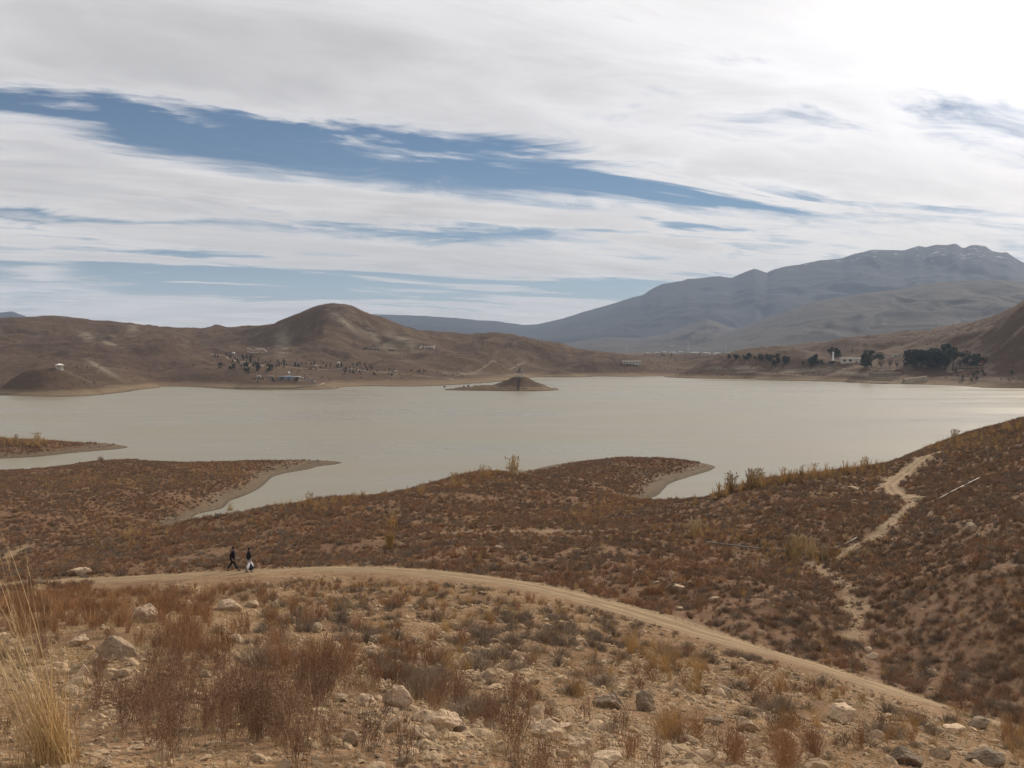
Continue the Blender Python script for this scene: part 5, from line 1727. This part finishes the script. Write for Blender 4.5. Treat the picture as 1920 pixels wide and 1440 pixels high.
bx_px = np.array([b[0] for b in BOULD]); bx_py = np.array([b[1] for b in BOULD])
beside = {}
STUFF = {'russet': 'mass of small russet shrubs over the slopes', 'brown': 'mass of small brown shrubs over the slopes', 'grey': 'mass of small grey cushion shrubs over the slopes', 'gold': 'scattered small golden grass tufts over the slopes',
         'forb': 'small dead seed-head plants on the near rim', 'wisp': 'short dry straw grass over the slopes', 'stone': 'gravel and small stones over the near slope'}
SNAME = {'russet': 'russet_brush', 'brown': 'brown_brush', 'grey': 'cushion_scrub', 'gold': 'golden_grass', 'forb': 'dead_weeds', 'wisp': 'straw_grass', 'stone': 'gravel'}
HGT = {'russet': .7, 'brown': .5, 'grey': .34, 'gold': .65, 'forb': .6, 'wisp': .28, 'stone': .6}
for kind, parts in SC.items():
    A = np.concatenate(parts)
    # nothing on the near side stands tall enough to hide the track from above
    qx, qy = to_px(A[:, 0], A[:, 1], A[:, 2] + A[:, 4] * HGT[kind] * 1.05)
    nearside = A[:, 1] < np.interp(qx, path_px, path_Y)
    A = A[~(nearside & (qx > 170) & (qx < 1770) & (qy < np.interp(qx, path_px, path_py) + 10))]
    if kind not in ('stone', 'wisp'):          # keep the faces of the named boulders clear
        bpx, bpy_ = to_px(A[:, 0], A[:, 1], A[:, 2])
        hid = np.zeros(len(A), bool)
        for b_ in BOULD:
            if b_[1] > 1135:
                hid |= (np.abs(bpx - b_[0]) < b_[2] * .62) & (bpy_ > b_[1] - b_[3] * .7) & (bpy_ < b_[1] + 42)
        A = A[~hid]
    if kind in KEEP:
        px, py = to_px(A[:, 0], A[:, 1], A[:, 2] + A[:, 4] * HGT[kind] * .5)
        inside = (px > 8) & (px < 1912) & (py < 1432)
        app = np.where(inside, A[:, 4] * HGT[kind] / A[:, 1], 0)
        order = np.argsort(-app)[:KEEP[kind] * 2]
        order = order[visible(A[order, 0], A[order, 1], A[order, 2] + A[order, 4] * HGT[kind] * .6)]
        order = order[app[order] > 0][:KEEP[kind]]
        for i in order:
            x, y, z, s, sz_, rz = A[i]
            l = int(np.digitize(y, LOD))
            tl = .12 if kind != 'stone' else .4
            o = link(NAMES[kind], random.choice(PR[kind][l]), None, (x, y, z), (random.gauss(0, tl), random.gauss(0, tl), rz), (s, s, sz_))
            wz = where(px[i], py[i], y)
            big = ' tall' if kind in ('russet', 'gold') and sz_ > 1.05 else ''
            lb = LOOK[kind] + ' ' + wz
            dd = np.hypot(bx_px - px[i], bx_py - py[i])
            j = int(np.argmin(dd))                            # beside a boulder one can find: named after it
            if dd[j] < 130 and (y < np.interp(px[i], path_px, path_Y)) == (bx_py[j] > np.interp(bx_px[j], path_px, path_py)):
                dxp, dyp = px[i] - bx_px[j], py[i] - bx_py[j]
                rel = ('right of' if dxp > 0 else 'left of') if abs(dxp) > abs(dyp) else ('in front of' if dyp > 0 else 'behind')
                if len((LOOK[kind] + ' farther ' + rel + ' the ' + BOULD[j][5]).split()) <= 16:
                    beside.setdefault((kind, j, rel), []).append((dd[j], o))
            tag(o, lb, CATS[kind], LOOK[kind].split(' ', 1)[1] + 's ' + wz)
        A = np.delete(A, order, 0)
    scatter_stuff(SNAME[kind], kind, A, STUFF[kind])
    print(kind, len(A))

for (kind, j, rel), lst in beside.items():
    lst.sort(key=lambda q: q[0])
    for word, (_d, o) in zip(('just', 'farther'), lst):
        o['label'] = LOOK[kind] + ' ' + word + ' ' + rel + ' the ' + BOULD[j][5]
# scrub dotted over the hills across the lake
n_ = 26000
Yf = np.sqrt(sr.uniform(640 ** 2, 1450 ** 2, n_)); Xf = sr.uniform(-.56, .56, n_) * Yf
Zf = fz(Xf, Yf)
kf = (Zf > 3.5) & (sr.uniform(size=n_) < np.clip(.25 + 1.0 * fbm(Xf / 60, Yf / 60, 3, 81), 0.05, 1))
Xf, Yf, Zf = Xf[kf], Yf[kf], Zf[kf]
sf_ = sr.uniform(1.2, 3.2, len(Xf))
PR['hill'] = [PR['brown'][2]] * 3
scatter_stuff('hill_scrub', 'hill', np.c_[Xf, Yf, Zf, sf_, sf_ * sr.uniform(.5, .9, len(Xf)), sr.uniform(0, 6.28, len(Xf))], 'sparse scrub dotted over the hills across the lake')

# single plants that stand out in the photograph
def lone(name, me, px, py, h, label, cat, base_h, rz=0.0, wide=1.0, rot=(0, 0)):
    p = near_at(px, py)
    s = h / base_h
    o = link(name, me, None, (p[0], p[1], p[2]), (rot[0], rot[1], rz), (s * wide, s * wide, s))
    return tag(o, label, cat)


def hero_tuft(seed):
    q = PM(seed); r = q.r
    for _ in range(330):
        d = cone_dir(r, 0, 16); d.x -= .05
        p = Vector((r.gauss(0, .07), r.gauss(0, .07), -.04))
        q.ribbon(p, d, r.uniform(.25, .75), .0050, .2, (r.gauss(-.1, .25), r.gauss(0, .25), -r.uniform(0, .25)), 4, 0)
    for _ in range(80):
        d = cone_dir(r, 0, 20); d.x -= .22
        p = Vector((r.gauss(0, .06), r.gauss(0, .06), 0))
        pts, e = q.ribbon(p, d, r.uniform(.75, 1.55), .0046, .45, (r.gauss(-.18, .18), r.gauss(0, .12), -.05), 5, 1)
        for _ in range(5):
            q.ribbon(pts[-1] - e * r.uniform(0, .16), (e + Vector((r.gauss(0, .2), r.gauss(0, .2), 0))).normalized(), .05, .003, .3, (0, 0, 0), 1, 1)
    return q.mesh('tall_grass', ['gold', 'straw'])


lone('tall_grass_tuft', hero_tuft(1), 98, 1432, 1.12, 'tall golden grass tuft with long stalks leaning out at the bottom left', 'grass tuft', 1.0)
lone('golden_grass_tuft', PR['gold'][0][1], 1256, 1384, .86, 'tall golden grass tuft beside the dark rounded boulder', 'grass tuft', .65, wide=1.1)
lone('golden_grass_tuft', PR['gold'][0][2], 1247, 1250, .85, 'golden grass tuft standing above the gravel heap', 'grass tuft', .65)
lone('golden_grass_tuft', PR['gold'][0][0], 1180, 1225, .80, 'golden grass tuft left of the gravel heap', 'grass tuft', .65, wide=.8)
lone('olive_shrub', brush(900, 130, .02, .016, 6, 0, ['gold'], 30, .7), 731, 1030, 1.5, 'upright olive-gold shrub on the knoll beyond the track', 'shrub', .7, wide=.75)
lone('russet_bush', PR['russet'][1][1], 1712 + 118, 1062, 1.3, 'round russet bush low on the right-hand hillside', 'shrub', .7, wide=1.2)
RE = [reeds(300 + i, 44, 2.2, .075, .09, ['straw', 'plume'], 9) for i in range(3)]
RF = [tuft(330 + i, 46, .07, ['gold', 'plume'], .8, 8, 26) for i in range(3)]
RS = [reeds(310 + i, 24, 2.2, .075, .08, ['gold', 'plume'], 16) for i in range(3)]
for k, (x, y, h, ml, lb) in enumerate(((963, 888, 3.2, 0, 'tallest slim reed clump on the headland crest'), (905, 895, 2.3, 1, 'reed clump left of the tallest one on the headland crest'), (917, 893, 1.8, 1, 'short reed clump beside the tallest headland reeds'), (850, 914, 2.6, 1, 'leaning reed clump at the left end of the headland crest'), (790, 924, 1.6, 1, 'small reed clump at the waterside left of the headland'),
                                       (1370, 921, 2.6, 0, 'tall reed clump at the left end of the right crest'), (1408, 911, 2.4, 0, 'dense reed clump on the right crest'), (1425, 908, 2.2, 0, 'second dense reed clump on the right crest'), (1468, 900, 1.8, 1, 'thin reed clump midway along the right crest'), (1525, 893, 2.1, 1, 'reed clump right of the middle of the right crest'), (1620, 880, 2.0, 1, 'reed clump near the right end of the crest'),
                                       (1498, 1042, 2.0, 2, 'pale-plumed reed clump in the gully beside the pipe'), (1520, 1046, 1.9, 2, 'pale-plumed reed clump right of the first in the gully'), (1482, 1040, 1.6, 2, 'pale-plumed reed clump left of the first in the gully'), (1544, 1050, 1.5, 0, 'golden reed clump at the gully bottom'),
                                       (735, 990, 2.2, 1, 'thin pale stalks standing in the shrubs of the knoll'), (432, 960, 2.0, 1, 'single reed clump at the head of the inlet'), (580, 948, 1.8, 1, 'short golden reeds on the knoll crest'), (70, 829, 3.2, 0, 'tall reeds on the farther left spit'), (30, 829, 2.6, 0, 'wide reed bed edge on the farther left spit'), (1305, 1004, 1.8, 0, 'golden reeds at the upper gully'), (1790, 828, 2.4, 0, 'golden reeds on the upper right shoulder'))):
    me = RS[k % 3] if ml == 1 else RE[k % 3]
    lone('reed_clump', me, x, y + 2, h, lb, 'reeds', 2.2, k * 1.3, 1.1 if ml == 0 else .9)
fr = random.Random(12)
for x0, x1, ys, n_, h0, h1, lb, gr in ((1290, 1660, ((1290, 948), (1350, 927), (1400, 912), (1500, 893), (1600, 881), (1660, 873)), 46, .8, 1.9, 'dry grass clump in the fringe along the right crest above the water', 'grass fringe on the right crest'),
                                       (1740, 1915, ((1740, 842), (1850, 812), (1915, 798)), 16, .8, 1.6, 'dry grass clump on the upper right shoulder above the water', 'grass fringe on the upper right shoulder'),
                                       (560, 1010, ((560, 948), (700, 929), (860, 906), (930, 889), (1010, 882)), 30, .5, 1.3, 'dry grass clump along the knoll and headland crest', 'grass fringe on the headland crest'),
                                       (0, 110, ((0, 829), (110, 834)), 14, 1.2, 2.4, 'dry grass clump on the farther left spit', 'grass fringe on the farther left spit')):
    for k in range(n_):
        x = fr.uniform(x0, x1)
        y = float(np.interp(x, [q[0] for q in ys], [q[1] for q in ys]))
        o = lone('dry_grass_clump', fr.choice(RF), x, y + fr.uniform(2, 9), fr.uniform(h0, h1), lb, 'grass', 1.0, fr.uniform(0, 6), fr.uniform(.8, 1.5))
        o['group'] = gr
for k, (x, y, h, lb) in enumerate(((425, 966, .9, 'bare waterside bush'), (188, 866, 1.6, 'lone dark bush on the crest of the nearer left spit'), (138, 870, 1.4, 'pale twiggy bush on the crest of the nearer left spit'), (352, 866, 1.2, 'twiggy bush at the right part of the nearer left spit'))):
    if k:
        lone('twiggy_bush', PR['brown'][2][k % 3], x, y, h, lb, 'shrub', .5, k)

# fallen pipes on the ground beyond the track
def pipe(pts, rad, label, sag=0.0):
    P = [near_at(*q) for q in pts]
    c = P[0]
    L = polyline([(q[0] - c[0], q[1] - c[1], q[2] - c[2] + rad * 2.2) for q in P], 4)
    zz = hz(L[:, 0] + c[0], L[:, 1] + c[1]) - c[2] + rad * 2.0
    L[:, 2] = np.maximum(L[:, 2], zz)
    e = empty('pipe', tuple(c)); tag(e, label, 'pipe')
    n = 3
    ks = np.linspace(0, len(L) - 1, n + 1).astype(int)
    for a, b in zip(ks[:-1], ks[1:]):
        MB().tube([tuple(q) for q in L[a:b + 1]], [rad] * (b - a + 1), 8).build('pipe_length', M['pipe'], e, smooth=True)
        q = L[b]; d = L[b] - L[b - 1]; d /= np.linalg.norm(d)
        MB().tube([tuple(q - d * .12), tuple(q + d * .12)], [rad * 1.3] * 2, 8).build('collar', M['pipe'], e)


pipe([(1322, 1020), (1380, 1027), (1440, 1034), (1506, 1044)], .075, 'long pale pipe lying across the slope left of the gully reeds')
pipe([(1563, 1034), (1584, 1023), (1606, 1011)], .06, 'short thin pipe climbing right of the gully reeds')
pipe([(1754, 941), (1796, 919), (1838, 898)], .08, 'pale pipe lying on the right-hand hillside above the footpath')


# ------------------------------------------------------------------ the two walkers
M['black'] = simple('black_cloth', (0.012, 0.012, 0.014), 0.85, 0.2)
M['darkjean'] = simple('dark_trousers', (0.018, 0.018, 0.022), 0.9, 0.2)
M['paletrouser'] = simple('pale_trousers', (0.36, 0.35, 0.34), 0.9, 0.1)
M['skin'] = simple('skin', (0.36, 0.20, 0.13), 0.6, 0.05)
M['hair'] = simple('black_hair', (0.010, 0.009, 0.008), 0.6, 0.1)
M['shoe'] = simple('dark_shoe', (0.05, 0.035, 0.03), 0.6, 0.1)
M['bag'] = simple('white_plastic', (0.82, 0.82, 0.84), 0.35, 0.05, spec=0.5)
M['darkbag'] = simple('dark_bag', (0.03, 0.033, 0.05), 0.5, 0.1)


def skin_mesh(name, J, E, root, mat, sub=2):
    """continuous surface grown round a skeleton: J = {joint: (x, y, z, radius)}"""
    ks = list(J)
    me = bpy.data.meshes.new(name)
    me.from_pydata([J[k][:3] for k in ks], [(ks.index(a), ks.index(b)) for a, b in E], [])
    o = bpy.data.objects.new(name, me); COL.objects.link(o)
    sk = o.modifiers.new('skin', 'SKIN'); sk.use_smooth_shade = True
    ss = o.modifiers.new('sub', 'SUBSURF'); ss.levels = ss.render_levels = sub
    for k, sv in zip(ks, me.skin_vertices[0].data):
        r_ = J[k][3]
        sv.radius = r_ if isinstance(r_, tuple) else (r_, r_)
        sv.use_root = (k == root)
    bpy.context.view_layer.update()
    dg = bpy.context.evaluated_depsgraph_get()
    nm = bpy.data.meshes.new_from_object(o.evaluated_get(dg))
    bpy.data.objects.remove(o)
    nm.name = name
    nm.materials.clear(); nm.materials.append(mat)
    nm.polygons.foreach_set('use_smooth', [True] * len(nm.polygons))
    return nm


def arm(J, sx, elbow, wrist, hand):
    J['sh' + sx] = (.19 if sx == 'R' else -.19, 0, 1.42, .062)
    J['el' + sx] = (*elbow, .045); J['wr' + sx] = (*wrist, .032); J['ha' + sx] = (*hand, .036)


def fingers(J, E, sx, hand, d, side_):
    """four fingers and a thumb at the end of the hand"""
    hand = Vector(hand); d = Vector(d).normalized(); sd_ = Vector(side_).normalized()
    for i in range(4):
        b = hand + sd_ * (i - 1.5) * .019 + d * .03
        L_ = (.065, .075, .07, .055)[i]
        J[f'f{sx}{i}a'] = (*b, .009); J[f'f{sx}{i}b'] = (*(b + d * L_ * .6), .0085); J[f'f{sx}{i}c'] = (*(b + d * L_ + Vector((0, .02, 0))), .0075)
        E += [('ha' + sx, f'f{sx}{i}a'), (f'f{sx}{i}a', f'f{sx}{i}b'), (f'f{sx}{i}b', f'f{sx}{i}c')]
    t = hand - sd_ * .035
    J[f't{sx}a'] = (*t, .010); J[f't{sx}b'] = (*(t - sd_ * .02 + d * .035), .009)
    E += [('ha' + sx, f't{sx}a'), (f't{sx}a', f't{sx}b')]


def person(px, py, label, legs, arms, trousers, lean, hood):
    p = near_at(px, py)
    e = empty('person', (p[0], p[1], p[2] + .01), R(-84), 1.04)     # local +Y is the walking direction, turned to the right
    tag(e, label, 'person')
    y0 = lean
    J = {'pel': (0, 0, .95, (.15, .11)), 'wai': (0, y0 * .3, 1.10, (.145, .105)), 'che': (0, y0 * .7, 1.33, (.17, .115)), 'nek': (0, y0, 1.50, .058), 'hd0': (0, y0 + .03, 1.585, (.075, .085)), 'hd1': (0, y0 + .035, 1.66, (.083, .10)), 'hd2': (0, y0 + .03, 1.735, (.06, .075)), 'nos': (0, y0 + .135, 1.645, .013)}
    E = [('pel', 'wai'), ('wai', 'che'), ('che', 'nek'), ('nek', 'hd0'), ('hd0', 'hd1'), ('hd1', 'hd2'), ('hd1', 'nos')]
    for sx, (kn, an, to) in legs.items():
        hx = .095 if sx == 'R' else -.095
        J['hp' + sx] = (hx, 0, .90, .095); J['kn' + sx] = (hx, *kn, .062); J['an' + sx] = (hx, *an, .042); J['to' + sx] = (hx, *to, .034)
        E += [('pel', 'hp' + sx), ('hp' + sx, 'kn' + sx), ('kn' + sx, 'an' + sx), ('an' + sx, 'to' + sx)]
    for sx, (el, wr, ha) in arms.items():
        arm(J, sx, el, wr, ha)
        J['sh' + sx] = (J['sh' + sx][0], y0 * .8, 1.42, .062)
        E += [('che', 'sh' + sx), ('sh' + sx, 'el' + sx), ('el' + sx, 'wr' + sx), ('wr' + sx, 'ha' + sx)]
        fingers(J, E, sx, ha, Vector(ha) - Vector(wr), (0, 1, 0))
    b = link('body', skin_mesh('body', J, E, 'pel', M['skin']), e)
    # jacket over torso and arms
    g = {k: J[k] for k in ('wai', 'che')}
    K = {'hem': (0, 0, .84, (.21, .185)), 'wai': (0, y0 * .3, 1.10, (.215, .185)), 'che': (0, y0 * .7, 1.33, (.235, .19)), 'col': (0, y0 * .95, 1.49, (.13, .13))}
    KE = [('hem', 'wai'), ('wai', 'che'), ('che', 'col')]
    if hood:
        K['hod'] = (0, y0 - .09, 1.47, (.10, .075)); KE.append(('col', 'hod'))
    for sx in arms:
        K['sh' + sx] = (*J['sh' + sx][:3], .105); K['el' + sx] = (*J['el' + sx][:3], .085); K['cu' + sx] = (*(Vector(J['el' + sx][:3]).lerp(Vector(J['wr' + sx][:3]), .97)), .066)
        KE += [('che', 'sh' + sx), ('sh' + sx, 'el' + sx), ('el' + sx, 'cu' + sx)]
    link('jacket', skin_mesh('jacket', K, KE, 'che', M['black']), e)
    T = {'pel': (0, 0, .93, (.165, .13))}; TE = []
    for sx in legs:
        for k, r_ in (('hp', .115), ('kn', .085)):
            T[k + sx] = (*J[k + sx][:3], r_)
        a = Vector(J['kn' + sx][:3]).lerp(Vector(J['an' + sx][:3]), .93)
        T['cf' + sx] = (*a, .075)
        TE += [('pel', 'hp' + sx), ('hp' + sx, 'kn' + sx), ('kn' + sx, 'cf' + sx)]
    link('trousers', skin_mesh('trousers', T, TE, 'pel', trousers), e)
    for sx in legs:
        an, to = Vector(J['an' + sx][:3]), Vector(J['to' + sx][:3])
        d = (to - an).normalized()
        q = {'h': (*(an - Vector((0, .05, .03))), .052), 'm': (*(an.lerp(to, .5)), .055), 't': (*(to + d * .05), .042)}
        link('shoe', skin_mesh('shoe', q, [('h', 'm'), ('m', 't')], 'm', M['shoe'], 1), e)
    hv = {'a': (0, y0 - .015, 1.60, (.082, .06)), 'b': (0, y0 - .005, 1.69, (.092, .088)), 'c': (0, y0 + .03, 1.755, (.075, .085)), 'd': (0, y0 + .085, 1.735, (.06, .03))}
    link('hair', skin_mesh('hair', hv, [('a', 'b'), ('b', 'c'), ('c', 'd')], 'b', M['hair']), e)
    return e


w1 = person(436, 1072, 'walker in black jacket and dark trousers in mid-stride on the track',
            {'R': ((.21, .50), (.40, .11), (.56, .10)), 'L': ((-.10, .50), (-.40, .15), (-.27, .045))},
            {'R': ((.25, -.12, 1.16), (.22, .02, .94), (.21, .06, .86)), 'L': ((-.25, .02, 1.14), (-.22, .16, .95), (-.20, .20, .88))}, M['darkjean'], .07, False)
w2 = person(466.5, 1074, 'walker in black hooded jacket carrying bags along the track',
            {'R': ((.12, .48), (.16, .09), (.32, .045)), 'L': ((-.02, .48), (-.20, .10), (-.06, .045))},
            {'R': ((.27, -.02, 1.15), (.27, .06, .90), (.27, .08, .82)), 'L': ((-.27, .00, 1.15), (-.26, .06, .90), (-.26, .08, .82))}, M['paletrouser'], .04, True)


def carrier_bag(owner, x, y, z, mat, label, sc=1.0):
    """soft carrier bag hanging from a hand"""
    e0 = owner.matrix_basis.copy()
    c = Matrix.Translation(owner.location) @ Matrix.Rotation(owner.rotation_euler.z, 4, 'Z') @ Vector((x, y, z))
    e = empty('carrier_bag', tuple(c), owner.rotation_euler.z, sc); tag(e, label, 'bag')
    rnd = random.Random(int(abs(x) * 1000) + len(label))
    V = []; F = []; n = 14
    prof = [(.02, 0), (.07, -.07), (.12, -.16), (.15, -.27), (.14, -.36), (.08, -.41)]
    for r_, zz in prof:
        for k in range(n):
            a = 2 * math.pi * k / n
            rr__ = r_ * (1 + rnd.uniform(-.13, .13))
            V.append((math.cos(a) * rr__ * .7, math.sin(a) * rr__ * 1.1, zz))
    for j in range(len(prof) - 1):
        for k in range(n):
            F.append((j * n + k, j * n + (k + 1) % n, (j + 1) * n + (k + 1) % n, (j + 1) * n + k))
    F.append(tuple((len(prof) - 1) * n + k for k in range(n)))
    MB().add(V, F).build('sack', mat, e, smooth=True)
    MB().tube([(0, -.05, -.05), (0, -.03, .03), (0, .03, .03), (0, .05, -.05)], [.008] * 4, 5).build('handle', mat, e)


carrier_bag(w2, .28, .09, .78, M['bag'], 'white plastic bag held in the nearer hand of the hooded walker', 1.15)
carrier_bag(w2, -.27, .10, .78, M['bag'], 'white plastic bag held in the farther hand of the hooded walker', 1.2)
carrier_bag(w2, .31, .20, .72, M['darkbag'], 'dark bag held in front of the white bag by the hooded walker', 1.15)

# ------------------------------------------------------------------ haze
hm, hb, hp, hout = material('valley_haze')
hm.node_tree.nodes.remove(hp)
pv = hb.node('ShaderNodeVolumePrincipled')
pv.inputs['Color'].default_value = (0.58, 0.74, 1.0, 1)
pv.inputs['Density'].default_value = 6.6e-5
pv.inputs['Anisotropy'].default_value = 0.05
hb.l.new(pv.outputs[0], hout.inputs['Volume'])
try:
    hm.cycles.homogeneous_volume = True
except Exception:
    pass
hz_ = MB().box(-16000, 16000, -16000, 16000, -8.0, 900.0).build('haze', hm)
tag(hz_, 'thin pale haze filling the valley air', kind='stuff')
